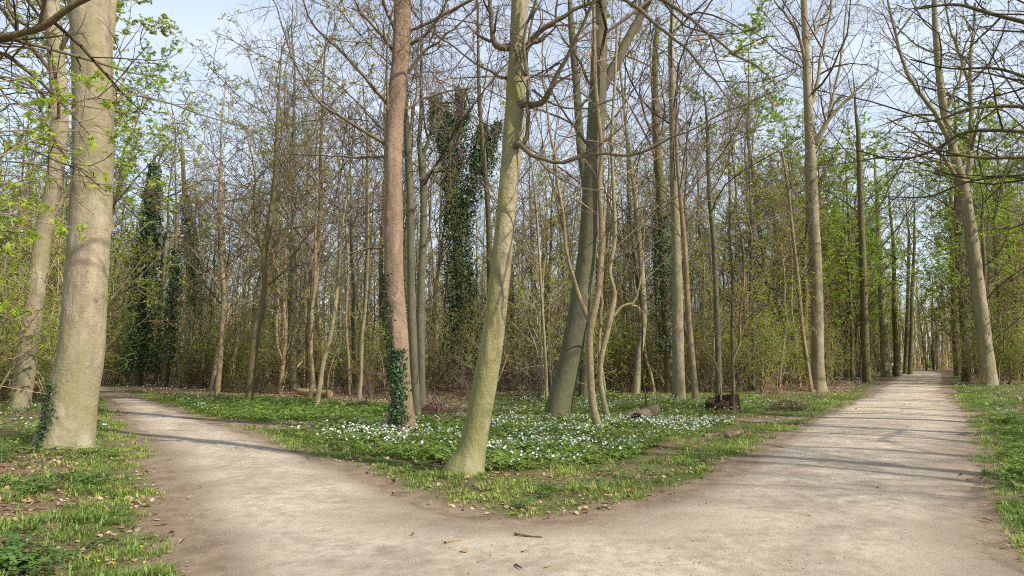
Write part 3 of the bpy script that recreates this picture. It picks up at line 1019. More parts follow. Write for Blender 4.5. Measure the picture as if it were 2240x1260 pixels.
def hero(name, label, cat, pixels, seed, bark_m, H=18, limbs=(), crown=None, sides=28, rings=90, flare=0.6, knots=7, lump=0.03, flare_h=0.35,
         twig="twig_brown", foliage=None, foliage_n=2, leaf_size=0.05, fine=FINE, dry=0, depth=None, dY=0.0, lobes=5, group=None, ext=True, leaf_flat=0.6, limb_m=None, roots=0):
    rng = np.random.default_rng(seed)
    bx, by = G(pixels[0][0], pixels[0][1])
    if depth:
        by = depth
        bx = at(pixels[0][0], pixels[0][1], depth)[0]
    P, R = traced(pixels, by, dY)
    P[0][2] = gz(bx, by)
    if ext:
        P, R = extend(P, R, H, rng)
    below = P[0] + np.array([0, 0, -0.25]) - (P[1] - P[0]) * 0.02
    PR = catmull(np.column_stack([P, R]), rings)
    PR = np.vstack([np.r_[below, R[0] * 1.05], PR])
    P, R = PR[:, :3], PR[:, 3]
    # denser rings near the foot
    base = np.array([bx, by, gz(bx, by)])
    root = thing(name, label, cat, base, group)
    mb = MB()
    trunk_mesh(mb, P, R, sides, rng, lump, flare, knots, flare_h, lobes)
    mb.build("trunk", bark_m, root, True, base)
    for q in range(roots):
        a0 = 0.6 + q * 2 * PI / roots + rng.normal() * 0.25
        r0 = R[1]
        ln = rng.uniform(1.0, 1.7)
        r0 = min(r0, 0.30)
        pr = [(r0 * 0.55, r0 * 0.75), (r0 * 0.95, r0 * 0.30), (r0 * (1.0 + 0.35 * ln), r0 * 0.0), (r0 * (1.1 + 0.75 * ln), -r0 * 0.25)]
        cr_ = catmull(np.array([(math.cos(a0 + 0.12 * i) * e, math.sin(a0 + 0.12 * i) * e, zz_, rr_) for i, ((e, zz_), rr_) in enumerate(zip(pr, (r0 * .34, r0 * .30, r0 * .22, r0 * .12)))]), 12)
        mr = MB()
        tubes(mr, cr_[None, :, :3], cr_[None, :, 3] * (1 + 0.06 * rng.normal(size=(1, 12))), 12, tone=np.array([0.5]))
        mr.build("root", bark_m, root, True)
    parents = []
    for L in limbs:
        lp, d0, d1 = L[0], L[1], L[2]
        q, r = [], []
        for i, (a, b, w) in enumerate(lp):
            p = at(a, b, by + d0 + (d1 - d0) * i / (len(lp) - 1))
            q.append(p)
            r.append(w / 2 * pix(p))
        c = catmull(np.column_stack([q, r]), 22)
        c[:, :3] += np.cumsum(rng.normal(size=(22, 3)) * 0.004, 0) * (np.linalg.norm(c[-1, :3] - c[0, :3]))
        c[:, 3] = np.maximum(c[:, 3] * np.linspace(1.0, 0.65, 22), 0.004)
        if len(L) > 3 and L[3] == 'up':
            e = extend(c[:, :3], c[:, 3], H * 0.95, rng, wob=0.08, rend=0.01)
            c = catmull(np.column_stack([e[0], e[1]]), 28)
        big = c[0, 3] > 0.012
        m2 = MB()
        tubes(m2, c[None, :, :3], c[None, :, 3], 10 if big else 6, tone=np.array([0.45]))
        m2.build("limb", limb_m or (bark_m if big else twig), root, True, base)
        parents.append(resamp(c[:, :3], c[:, 3], 12))
    mbc = MB()
    lv = []
    if crown:
        tp = resamp(P, R, 24)
        lp = grow(*tp, rng=rng, **crown)
        tubes(mbc, *lp, 6, rng=rng)
        parents.append(resamp(lp[0][0], lp[1][0], 12))
        for i in range(1, len(lp[0])):
            parents.append(resamp(lp[0][i], lp[1][i], 12))
    if parents:
        par = (np.concatenate([p[0] for p in parents]), np.concatenate([p[1] for p in parents]))
        for i, (p, r) in enumerate(crown_levels(par, rng, fine)):
            tubes(mbc, p, r, (5, 3, 3)[min(i, 2)], rng=rng)
            lv.append((p, r))
    if mbc.v:
        mbc.build("crown", twig, root, False, base)
    if foliage and lv:
        mf = MB()
        leaves(mf, twig_points(lv[-1][0], foliage_n, rng), leaf_size, rng, leaf_flat)
        mf.build("foliage", foliage, root, False, base)
    if dry and lv:
        tw = lv[-1][0]
        pp = proj(tw[:, -1, 0], tw[:, -1, 1], tw[:, -1, 2])
        ok = np.where((pp[0] > 0) & (pp[0] < 2240) & (pp[1] > 0) & (pp[1] < 420) & (tw[:, -1, 1] > 3))[0]
        if len(ok):
            me = None
            for j in rng.choice(ok, min(dry, len(ok)), replace=False):
                if me is None:
                    mm = MB()
                    v, q, t = proto_dry(rng)
                    mm.add(v @ np.array([[0, 0, -1], [0, 1, 0], [1, 0, 0]]) * 0.075, q, t, tone=0.55)
                    me = mm.data("withered_leaf", "copper_leaf")
                o = link("withered_leaf", me, root)
                o.location = tw[j, -1] - base
                o.rotation_euler = (rng.uniform(-.5, .5), rng.uniform(-.5, .5), rng.uniform(0, 6.28))
    return root, P, R, base, rng

def ivy_on(root, P, R, base, rng, z0, z1, n, size, azc=None, azw=PI, rfac=1.0, puff=0.05, clump=True, name="ivy", strand=True):
    """ivy leaves over part of a trunk, with stems"""
    z = P[:, 2]
    t = rng.random(n) * (z1 - z0) + z0
    if clump:
        t = t[np.argsort(rng.random(n))]
    c = np.stack([np.interp(t, z, P[:, k]) for k in range(3)], 1)
    r = np.interp(t, z, R)
    a = (azc if azc is not None else 0) + rng.normal(size=n) * azw * 0.5 if azc is not None else rng.uniform(0, 2 * PI, n)
    pf = puff * (0.3 + rng.random(n) ** 1.5) * (0.5 + 1.2 * fnoise(a * 2, t, 0.9, int(size * 1000)))
    rr = r * rfac + pf
    if puff > 0.2:
        tp_ = (t - z0) / (z1 - z0)
        pf = pf * (1.15 - tp_ ** 2.5)
        rr = r * rfac + pf
        gap = vnoise(np.cos(a) * 1.2 + 3, t + np.sin(a) * 0.9, 0.55, int(z1 * 10))
        rr = rr * (0.55 + 0.9 * gap) + r * 0.3
        c = c + np.where(gap < 0.36, rng.normal(size=n) * 0.12, 0)[:, None] * np.array([1, 1, 0])
    C = c + np.stack([np.cos(a) * rr, np.sin(a) * rr, np.zeros(n)], 1)
    out = np.stack([np.cos(a), np.sin(a), np.zeros(n)], 1)
    d = norm(rng.normal(size=(n, 3)) * 0.5 + np.array([0, 0, -0.7]) + out * 0.35)
    s = norm(np.cross(d, out + rng.normal(size=(n, 3)) * 0.45))
    nr = np.cross(s, d)
    sz = (size * (0.6 + 0.7 * rng.random(n)))[:, None]
    V = np.stack([C, C + d * sz * .35 + s * sz * .5 + nr * sz * .08, C + d * sz, C + d * sz * .35 - s * sz * .5 + nr * sz * .08], 1)
    mb = MB()
    mb.add(V.reshape(-1, 3), np.arange(n * 4).reshape(-1, 4), tone=np.repeat(rng.random(n), 4))
    o = mb.build(name, "ivy_leaf", root, False, base)
    o["kind"] = "stuff"
    if strand:
        m2 = MB()
        for k in range(5):
            zz = np.linspace(P[1, 2], z1 - (z1 - z0) * rng.random() * 0.5, 14)
            a0 = (azc if azc is not None else rng.uniform(0, 6.28)) + np.cumsum(rng.normal(size=14) * 0.12) + rng.normal() * 0.4 * min(1, azw)
            cc = np.stack([np.interp(zz, z, P[:, q]) for q in range(3)], 1)
            r2 = np.interp(zz, z, R) * rfac + 0.008
            pp = cc + np.stack([np.cos(a0) * r2, np.sin(a0) * r2, 0 * a0], 1)
            tubes(m2, pp[None], np.full((1, 14), 0.0055), 4, tone=np.array([0.3]))
        m2.build("ivy_stem", "twig_brown", root, False, base)

CROWN = dict(c=16, n=9, t0=0.45, t1=0.98, lf=0.42, ang=0.9, up=0.55, wob=0.10, rs=0.26, rmin=0.014)

# A: the big beech on the left
A = hero("beech_tree", "thick pale smooth beech trunk at left with a little ivy on its flared foot", "tree",
         [(138, 985, 112), (152, 930, 100), (162, 855, 96), (176, 780, 90), (188, 640, 86), (198, 480, 82), (205, 300, 80), (200, 100, 79), (194, -20, 76), (185, -250, 66)],
         101, "beech_bark", H=22, sides=56, rings=150, flare=0.5, flare_h=0.40, knots=16, lump=0.018,
         limbs=[([(233, 150, 24), (240, 90, 26), (250, 0, 24), (268, -120, 20)], 0.1, 0.6, 'up')],
         crown=dict(CROWN, c=12), dry=3, roots=6)
ivy_on(A[0], A[1], A[2], A[3], A[4], 0.0, 1.25, 420, 0.05, azc=-2.0, azw=0.35, rfac=1.06, puff=0.03)
# B
hero("beech_tree", "second pale trunk leaning right, just behind the thick beech at left", "tree",
     [(42, 900, 40), (60, 780, 39), (76, 660, 37), (95, 520, 34), (118, 400, 33), (130, 260, 34), (122, 120, 33), (112, -10, 32), (108, -150, 26)],
     102, "beech_bark", H=21, sides=30, rings=80, flare=0.35, crown=CROWN,
     limbs=[([(120, 470, 9), (170, 380, 7), (215, 330, 5), (250, 300, 3)], 0, -0.6), ([(125, 250, 9), (70, 180, 7), (20, 150, 5), (-30, 130, 4)], 0, 0.5)],
     foliage="spring_leaf", foliage_n=1, leaf_size=0.04)
# C
C_ = hero("scaly_tree", "straight reddish brown scaly trunk with ivy climbing its lower part", "tree",
          [(873, 948, 72), (880, 900, 50), (877, 830, 45), (871, 740, 42), (864, 640, 42), (861, 540, 40), (861, 440, 39), (861, 300, 38), (869, 210, 38), (878, 100, 39), (882, 0, 38), (888, -130, 34)],
          103, "scaly_bark", H=19, sides=36, rings=170, flare=0.95, knots=18, lump=0.045, flare_h=0.25, lobes=4,
          limbs=[([(848, 318, 9), (800, 288, 8), (740, 255, 7), (690, 225, 6), (650, 165, 5), (625, 90, 4), (600, 10, 3)], 0, -1.5),
                 ([(851, 232, 9), (800, 175, 8), (745, 115, 7), (690, 60, 6), (665, 0, 5)], 0, -1.0),
                 ([(858, 110, 8), (835, 75, 7), (790, 25, 6), (770, -20, 5)], 0, -0.6),
                 ([(898, 97, 9), (935, 75, 8), (970, 30, 7), (985, -30, 6)], 0, -0.5),
                 ([(842, 345, 6), (780, 348, 5), (700, 346, 4), (620, 342, 3)], 0, 0.8),
                 ([(842, 538, 5), (790, 548, 4), (730, 572, 3), (660, 600, 2)], 0, -0.5),
                 ([(893, 160, 8), (930, 110, 7), (960, 90, 6), (1010, 40, 5), (1050, 0, 4)], 0, -0.4),
                 ([(848, 240, 6), (846, 190, 6), (850, 90, 5), (862, 0, 4)], -0.3, -0.5),
                 ([(888, 240, 6), (930, 215, 6), (990, 195, 5), (1060, 190, 3)], 0, 0.6)],
          crown=dict(CROWN, c=12, lf=0.35), dry=6, limb_m="limb_bark", roots=5)
ivy_on(C_[0], C_[1], C_[2], C_[3], C_[4], 0.02, 1.9, 1300, 0.06, azc=-1.75, azw=0.85, rfac=1.03, puff=0.05)
ivy_on(C_[0], C_[1], C_[2], C_[3], C_[4], 1.2, 3.6, 380, 0.06, azc=-2.6, azw=0.8, rfac=1.02, puff=0.04, strand=False)
# D
D_ = hero("beech_tree", "slender green tinged beech leaning right at the front tip of the clearing", "tree",
          [(1016, 1038, 90), (1030, 995, 66), (1043, 930, 56), (1062, 830, 52), (1079, 730, 48), (1092, 620, 46), (1104, 500, 43), (1113, 400, 42), (1122, 300, 43), (1128, 200, 40), (1133, 90, 37), (1138, 0, 38), (1142, -150, 33), (1150, -330, 28)],
          104, "beech_bark_green", H=16, sides=44, rings=190, flare=0.6, knots=18, lump=0.018, flare_h=0.2, lobes=3,
          limbs=[([(1118, 103, 19), (1098, 104, 17), (1083, 95, 15), (1076, 60, 13), (1070, 10, 12), (1062, -60, 10)], 0, -0.3),
                 ([(1130, 228, 20), (1165, 232, 15), (1192, 222, 14), (1215, 180, 12), (1243, 135, 11), (1275, 75, 10), (1300, 20, 9), (1330, -40, 8)], -0.05, -1.0),
                 ([(1128, 140, 18), (1150, 118, 15), (1180, 75, 14), (1228, 45, 12), (1290, 15, 10), (1370, -10, 8)], -0.05, -0.6),
                 ([(1125, 318, 15), (1148, 312, 11), (1153, 250, 9), (1152, 160, 8), (1158, 60, 8), (1170, -30, 7)], -0.15, -0.4),
                 ([(1125, 312, 13), (1150, 316, 11), (1178, 338, 9), (1230, 348, 8), (1300, 335, 7), (1380, 331, 7), (1450, 305, 6), (1540, 270, 5), (1620, 230, 4), (1700, 200, 3)], -0.1, -2.2),
                 ([(1125, 100, 8), (1150, 170, 8), (1147, 80, 8), (1175, 0, 7)], -0.2, -0.5),
                 ([(1310, -20, 9), (1400, 20, 9), (1470, 70, 8), (1540, 130, 7), (1600, 190, 5), (1640, 215, 3)], -0.6, -2.4),
                 ([(1380, -30, 9), (1460, 0, 9), (1530, 40, 8), (1600, 90, 7), (1670, 130, 5), (1700, 170, 3)], -0.5, -2.0),
                 ([(1112, 175, 6), (1060, 150, 5), (1000, 110, 4), (930, 60, 4), (880, 0, 3)], 0, 1.5),
                 ([(1165, 195, 6), (1210, 225, 5), (1270, 230, 4), (1340, 215, 3), (1420, 180, 2)], -0.3, -1.0)],
          crown=dict(CROWN, c=12, t0=0.5, lf=0.38), dry=10, limb_m="limb_bark",
          fine=[dict(c=7, n=7, t0=0.15, t1=0.98, lf=0.42, ang=0.8, up=0.25, wob=0.12, rs=0.55, rmin=0.005),
                dict(c=5, n=5, t0=0.15, t1=1.0, lf=0.45, ang=0.8, up=0.1, flat=0.6, wob=0.17, rs=0.55, rmin=0.003),
                dict(c=3, n=4, t0=0.2, t1=1.0, lf=0.5, ang=0.75, up=0.05, wob=0.16, rs=0.6, rmin=0.002)])
# E
hero("beech_tree", "stout grey beech leaning right with forked top, middle right of the clearing", "tree",
     [(1219, 922, 60), (1224, 880, 56), (1240, 820, 50), (1256, 740, 47), (1270, 660, 45), (1284, 560, 42), (1294, 440, 42), (1302, 300, 40), (1310, 150, 36), (1312, 0, 30), (1314, -150, 26)],
     105, "beech_bark_grey", H=20, sides=44, rings=150, flare=0.5, knots=12, lump=0.018, flare_h=0.2, lobes=4,
     limbs=[([(1320, 195, 20), (1338, 155, 26), (1355, 125, 24), (1385, 65, 23), (1415, 0, 21), (1440, -90, 18)], 0, 0.3, 'up'),
            ([(1296, 330, 6), (1250, 270, 5), (1210, 200, 4), (1190, 120, 3)], 0, 1.0)],
     crown=dict(CROWN, c=13), dry=6, roots=5)
# F, G curvy saplings before the grey beech
hero("sapling", "curved tan sapling with a forked stem right before the grey beech", "tree",
     [(1314, 946, 19), (1303, 915, 18), (1295, 870, 17), (1291, 800, 15), (1290, 735, 15), (1296, 695, 17), (1306, 655, 13), (1313, 590, 12), (1316, 500, 11), (1311, 400, 10), (1316, 330, 9), (1302, 180, 9), (1300, 60, 8), (1296, -60, 6)],
     106, "tan_bark", H=9.5, sides=18, rings=90, flare=0.2, knots=6, lump=0.02, flare_h=0.12,
     limbs=[([(1293, 700, 12), (1280, 670, 11), (1262, 615, 9), (1244, 540, 8), (1232, 450, 8), (1220, 340, 7), (1203, 220, 6), (1195, 100, 5), (1190, 0, 4)], 0, 0.3),
            ([(1310, 600, 5), (1350, 560, 4), (1400, 545, 3), (1460, 520, 2)], 0, -0.6),
            ([(1312, 570, 5), (1345, 520, 4), (1362, 495, 3)], 0, -0.2)],
     crown=dict(CROWN, c=9, t0=0.4, lf=0.28, rmin=0.006), twig="twig_pale",
     fine=[dict(c=5, n=6, t0=0.15, t1=0.98, lf=0.5, ang=0.75, up=0.3, wob=0.12, rs=0.55, rmin=0.004),
           dict(c=4, n=4, t0=0.15, t1=1.0, lf=0.5, ang=0.8, up=0.1, flat=0.6, wob=0.17, rs=0.55, rmin=0.0025)])
hero("sapling", "second wavy sapling close to the right of the forked tan one", "tree",
     [(1331, 926, 13), (1322, 885, 13), (1313, 830, 12), (1316, 780, 12), (1328, 730, 12), (1338, 680, 14), (1344, 640, 10), (1334, 590, 9), (1345, 520, 9), (1342, 420, 8), (1338, 300, 7), (1345, 180, 6), (1350, 60, 5)],
     107, "sapling_bark", H=9, sides=14, rings=70, flare=0.2, knots=4, lump=0.02, flare_h=0.12,
     limbs=[([(1340, 690, 8), (1362, 665, 6), (1385, 655, 5), (1400, 600, 4), (1405, 520, 3), (1398, 430, 2)], 0, 0.2),
            ([(1322, 860, 6), (1312, 760, 8), (1318, 650, 8), (1322, 520, 7), (1326, 420, 6)], 0.3, 0.5)],
     crown=dict(CROWN, c=8, t0=0.4, lf=0.25, rmin=0.006), twig="twig_pale",
     fine=[dict(c=5, n=5, t0=0.15, t1=0.98, lf=0.5, ang=0.75, up=0.3, wob=0.12, rs=0.55, rmin=0.004),
           dict(c=4, n=4, t0=0.15, t1=1.0, lf=0.5, ang=0.8, up=0.1, flat=0.6, wob=0.17, rs=0.55, rmin=0.0025)])

MID = [dict(c=7, n=5, t0=0.15, t1=0.98, lf=0.5, ang=0.8, up=0.25, wob=0.14, rs=0.55, rmin=0.010),
       dict(c=4, n=4, t0=0.15, t1=1.0, lf=0.6, ang=0.8, up=0.1, flat=0.6, wob=0.18, rs=0.6, rmin=0.0065)]
MIDF = MID + [dict(c=3, n=3, t0=0.2, t1=1.0, lf=0.55, ang=0.75, up=0.05, wob=0.16, rs=0.6, rmin=0.0045)]

def mid(name, label, pixels, seed, bark_m, H, crown=None, limbs=(), flare=0.3, **kw):
    kw.setdefault("fine", MID)
    kw.setdefault("sides", 14)
    kw.setdefault("rings", 50)
    cr = dict(CROWN, c=10)
    if crown:
        cr.update(crown)
    return hero(name, label, "tree", pixels, seed, bark_m, H=H, crown=cr, limbs=limbs, flare=flare, knots=4, **kw)

mid("beech_tree", "grey beech base glimpsed directly behind the leaning stout grey beech", [(1277, 872, 26), (1280, 780, 24), (1284, 600, 22), (1286, 450, 20), (1270, 320, 18), (1262, 200, 17), (1250, 60, 14)], 110, "beech_bark_grey", 20)
mid("beech_tree", "left stem of the close grey pair right behind the reddish ivied trunk", [(912, 917, 18), (906, 800, 18), (901, 680, 18), (899, 560, 16), (898, 440, 16), (893, 330, 15), (888, 250, 12)], 111, "beech_bark_grey", 13, fine=MIDF,
    limbs=[([(893, 330, 7), (905, 240, 6), (915, 200, 5), (905, 120, 4)], 0, 0.3), ([(900, 365, 6), (860, 300, 5), (840, 230, 4)], 0, -.4)])
mid("beech_tree", "right stem of the close grey pair, forked above, behind the reddish trunk", [(922, 905, 17), (922, 780, 17), (920, 690, 17), (924, 560, 15), (927, 440, 15), (922, 350, 15), (917, 310, 10), (921, 250, 8)], 112, "beech_bark_grey", 14, fine=MIDF,
    limbs=[([(924, 340, 10), (935, 315, 9), (950, 260, 8), (962, 228, 7), (985, 225, 4), (1040, 215, 3)], 0, -0.2), ([(926, 385, 6), (960, 375, 5), (1010, 380, 3), (1060, 400, 2)], 0, 0.6)])
mid("beech_tree", "smooth grey beech with two root toes, left of the tan straight stem behind the log", [(1485, 878, 30), (1484, 800, 26), (1481, 640, 25), (1478, 500, 20), (1474, 380, 18), (1472, 250, 16), (1468, 100, 13)], 113, "beech_bark", 19, fine=MIDF)
IV1 = mid("ivy_clad_tree", "dark ivy covered trunk beside the smooth grey beech with yellow green crown", [(1464, 862, 20), (1462, 760, 20), (1452, 600, 20), (1446, 450, 20), (1436, 300, 18), (1432, 150, 14), (1440, 40, 10)], 114, "mossy_bark", 17,
          foliage="spring_leaf_olive", foliage_n=2, leaf_size=0.07)
ivy_on(IV1[0], IV1[1], IV1[2], IV1[3], IV1[4], 2.0, 8.8, 3400, 0.09, puff=0.22, strand=False)
mid("slim_tree", "straight slim tan orange stem between the grey beech and the rotten stump", [(1522, 881, 15), (1517, 820, 14), (1508, 720, 13), (1503, 640, 12), (1498, 540, 11), (1488, 430, 9), (1480, 330, 7)], 115, "tan_bark", 13)
mid("slim_tree", "slim grey stem rising just behind the rotten dark stump", [(1572, 872, 14), (1571, 780, 13), (1567, 660, 12), (1562, 540, 11), (1552, 420, 10), (1548, 300, 8)], 116, "beech_bark_grey", 14)
mid("thin_sapling", "very thin dark sapling standing right in front of the rotten stump", [(1604, 906, 6), (1603, 820, 5), (1600, 720, 5), (1602, 630, 4), (1598, 540, 3)], 117, "twig_dark", 6.2, crown=dict(c=9, lf=0.25, t0=0.3, rmin=0.006), flare=0)
mid("thin_sapling", "thin pale bent sapling stem leaning before the stump's left side", [(1575, 903, 4), (1577, 850, 4), (1567, 800, 4), (1545, 760, 4), (1536, 700, 4), (1540, 630, 3)], 118, "sapling_bark", 5, crown=dict(c=7, lf=0.25, t0=0.3, rmin=0.005), flare=0)
L_ = mid("beech_tree", "tall straight beech standing alone on the left verge of the avenue path", [(1791, 856, 33), (1789, 800, 27), (1788, 700, 25), (1785, 600, 25), (1779, 480, 24), (1774, 380, 24), (1771, 300, 20), (1764, 150, 16), (1758, 0, 13), (1752, -80, 10)], 119, "beech_bark", 26, sides=24, rings=90, fine=MIDF, flare=0.35, roots=4,
         crown=dict(c=9, t0=0.6),
         limbs=[([(1778, 318, 13), (1790, 300, 11), (1815, 262, 9), (1860, 210, 7), (1915, 155, 5)], 0, -1), ([(1766, 150, 8), (1752, 90, 8), (1730, 50, 7), (1700, 10, 5), (1680, -30, 4)], 0, -1),
                ([(1772, 240, 9), (1790, 180, 8), (1800, 110, 7), (1815, 40, 6), (1820, -40, 5)], 0, 0.5), ([(1775, 350, 6), (1810, 260, 7), (1835, 150, 6), (1850, 60, 5), (1855, -20, 4)], 0, 1.5),
                ([(1765, 90, 7), (1790, 60, 7), (1825, 0, 6)], 0, 0.5), ([(1778, 620, 3), (1750, 590, 3), (1710, 575, 2)], 0, 0)])
mid("slim_tree", "slim tan stem leaning left beside the lone tall avenue beech", [(1775, 858, 10), (1762, 770, 9), (1753, 700, 9), (1745, 610, 8), (1733, 500, 7), (1722, 400, 6), (1710, 330, 5)], 120, "tan_bark", 13)
mid("avenue_tree", "mossy trunk on the avenue's left side, first beyond the lone beech", [(1897, 838, 18), (1893, 760, 16), (1890, 660, 15), (1886, 540, 14), (1882, 420, 12), (1878, 320, 10)], 121, "mossy_bark", 24, foliage="avenue_leaf", foliage_n=6, leaf_size=0.09)
mid("avenue_tree", "pale sunlit trunk on the avenue's left side, second beyond the lone beech", [(1937, 824, 18), (1933, 740, 16), (1928, 640, 14), (1922, 520, 11), (1918, 420, 9)], 122, "beech_bark", 25, foliage="avenue_leaf", foliage_n=6, leaf_size=0.10)
mid("avenue_tree", "dark trunk on the avenue's left side beside the tiny white post", [(1961, 821, 14), (1960, 760, 11), (1956, 680, 10), (1955, 560, 8)], 123, "mossy_bark", 24, foliage="avenue_leaf", foliage_n=6, leaf_size=0.13, depth=72)
mid("avenue_tree", "left one of two slim trunks where the avenue path ends", [(1979, 813, 8), (1983, 740, 8), (1986, 640, 7), (1988, 540, 6)], 124, "mossy_bark", 24, foliage="avenue_leaf", foliage_n=6, leaf_size=0.14, depth=88)
mid("avenue_tree", "right one of two slim trunks where the avenue path ends", [(1990, 816, 10), (1993, 740, 8), (1995, 640, 7), (2000, 540, 6)], 125, "mossy_bark", 24, foliage="avenue_leaf", foliage_n=6, leaf_size=0.14, depth=82)
R_ = mid("beech_tree", "big leaning beech with wide forked top on the right side of the avenue", [(2163, 849, 38), (2158, 790, 31), (2150, 720, 29), (2140, 640, 27), (2128, 540, 25), (2114, 450, 24), (2103, 400, 24), (2088, 340, 18), (2066, 250, 16), (2054, 160, 14), (2046, 60, 12), (2042, -40, 10)], 126, "beech_bark", 24, sides=24, rings=90, fine=MIDF, flare=0.4, roots=4,
         crown=dict(c=8, t0=0.62), foliage="avenue_leaf", foliage_n=3, leaf_size=0.08,
         limbs=[([(2108, 420, 16), (2122, 330, 12), (2126, 230, 11), (2126, 120, 10), (2140, 0, 8)], 0, 1, 'up'), ([(2085, 330, 12), (2055, 260, 11), (2010, 190, 9), (1975, 110, 8), (1955, 20, 7), (1948, -40, 6)], 0, -1),
                ([(2100, 400, 9), (2050, 330, 8), (2000, 290, 6), (1940, 250, 4)], 0, -2), ([(2095, 370, 8), (2040, 345, 7), (1990, 330, 5), (1930, 330, 3)], 0, -2),
                ([(2126, 200, 8), (2100, 120, 7), (2080, 60, 6), (2060, -30, 5)], 0.5, 0), ([(2066, 250, 7), (2100, 170, 6), (2110, 100, 6), (2130, 60, 5)], 0, -1)])
mid("beech_tree", "shaded trunk left of the forked beech on the avenue's right side", [(2118, 835, 24), (2113, 760, 20), (2106, 660, 18), (2099, 560, 17), (2096, 460, 16), (2092, 380, 12)], 127, "beech_bark_grey", 24)
mid("beech_tree", "dark leftmost trunk of the group on the avenue's right side", [(2096, 822, 16), (2090, 740, 14), (2087, 640, 13), (2083, 540, 11), (2080, 440, 9)], 128, "mossy_bark", 25, foliage="avenue_leaf", foliage_n=1, leaf_size=0.10)
mid("slim_tree", "slim grey trunk between the forked beech and its shaded neighbour", [(2136, 826, 11), (2131, 740, 10), (2126, 640, 9), (2118, 520, 8)], 129, "beech_bark_grey", 22)
mid("slim_tree", "orange brown trunk deep in the wood beyond the forked avenue beech", [(2219, 803, 12), (2218, 700, 12), (2214, 600, 11), (2206, 480, 9)], 130, "tan_bark", 20, depth=62)
mid("mossy_tree", "kinked dark mossy tree standing at the edge of the green herb patch", [(545, 886, 19), (549, 830, 17), (555, 770, 17), (562, 715, 19), (575, 670, 20), (582, 620, 15), (578, 560, 13), (588, 500, 13), (598, 430, 11), (603, 360, 9), (606, 280, 7)], 131, "mossy_bark", 14, fine=MIDF, sides=18, rings=70, flare=0.2,
    limbs=[([(578, 560, 8), (555, 520, 7), (520, 485, 6), (490, 470, 4), (440, 430, 3)], 0, 0), ([(584, 625, 7), (625, 590, 6), (650, 545, 5), (690, 500, 4)], 0, -0.5), ([(575, 550, 7), (565, 460, 6), (560, 380, 5), (545, 300, 4)], 0, 0.3),
           ([(595, 450, 6), (640, 390, 5), (680, 350, 3)], 0, 0)], foliage="spring_leaf_olive", foliage_n=1, leaf_size=0.035, crown=dict(c=14, t0=0.4, lf=0.35))
mid("pale_tree", "pale yellowish twin stem tree left of the kinked mossy tree", [(474, 867, 12), (481, 800, 11), (486, 720, 10), (490, 640, 10), (484, 560, 8), (482, 450, 7)], 132, "tan_bark", 12.5, fine=MIDF,
    limbs=[([(480, 800, 7), (475, 700, 7), (474, 620, 6), (465, 520, 5), (450, 420, 4)], 0.2, 0.4), ([(489, 640, 6), (505, 590, 6), (520, 520, 4), (530, 460, 3)], 0, 0), ([(488, 640, 6), (460, 600, 5), (430, 560, 4), (400, 520, 3)], 0, 0)],
    foliage="spring_leaf", foliage_n=1, leaf_size=0.04, crown=dict(c=12, t0=0.35, lf=0.3))
mid("pale_tree", "thin pale stem leaning right beside the yellowish twin stem tree", [(508, 852, 7), (514, 780, 7), (527, 700, 6), (536, 620, 6), (545, 540, 5)], 133, "sapling_bark", 11, foliage="spring_leaf", foliage_n=1, leaf_size=0.05)
mid("pale_tree", "pale multi stem tree right of the kinked mossy tree with crossing dead limb", [(613, 864, 10), (619, 800, 9), (625, 730, 8), (621, 660, 7), (625, 560, 6)], 134, "tan_bark", 11.5,
    limbs=[([(612, 840, 4), (640, 815, 4), (662, 790, 4)], -0.2, -0.5), ([(620, 800, 5), (605, 740, 6), (608, 640, 5), (600, 560, 4)], 0, 0)])
mid("pale_tree", "curved pale stem standing just before the pale cut log", [(677, 874, 10), (684, 830, 9), (680, 760, 9), (681, 690, 8), (689, 620, 7), (690, 520, 6)], 135, "tan_bark", 12,
    limbs=[([(682, 800, 5), (676, 720, 5), (672, 620, 4)], 0, 0)])
mid("slim_tree", "brownish stem leaning right in front of the pale cut log", [(691, 896, 12), (699, 850, 11), (708, 790, 10), (722, 740, 9), (736, 650, 8), (745, 560, 6)], 136, "sapling_bark", 10)
mid("slim_tree", "yellow green stem halfway between cut log and reddish trunk", [(785, 880, 10), (790, 820, 8), (792, 740, 8), (800, 660, 7), (805, 560, 6)], 137, "sapling_bark", 11)
mid("slim_tree", "thin pale stem with white bark left of the yellow green stem", [(765, 868, 6), (763, 790, 6), (757, 700, 5), (762, 600, 5)], 138, "tan_bark", 11)
mid("slim_tree", "thin pale stem rising between front beech and stout grey beech", [(1196, 886, 8), (1194, 800, 7), (1188, 700, 6), (1182, 600, 6), (1175, 480, 5)], 139, "sapling_bark", 11)
mid("slim_tree", "grey slim stem behind the hollow log under the thicket", [(1416, 850, 6), (1410, 790, 6), (1400, 740, 5), (1404, 660, 5), (1395, 560, 4)], 140, "sapling_bark", 10)
mid("thin_sapling", "thin grey sapling rising just behind the hollow log", [(1417, 902, 5), (1410, 850, 4), (1404, 790, 4), (1405, 700, 4), (1398, 620, 3)], 141, "twig_dark", 5.5, crown=dict(c=8, lf=0.25, t0=0.3, rmin=0.005), flare=0)
mid("slim_tree", "tan bent stem leaning right above the hollow log", [(1431, 862, 8), (1424, 820, 7), (1412, 780, 7), (1406, 720, 6), (1392, 650, 5), (1380, 560, 4)], 142, "tan_bark", 9)

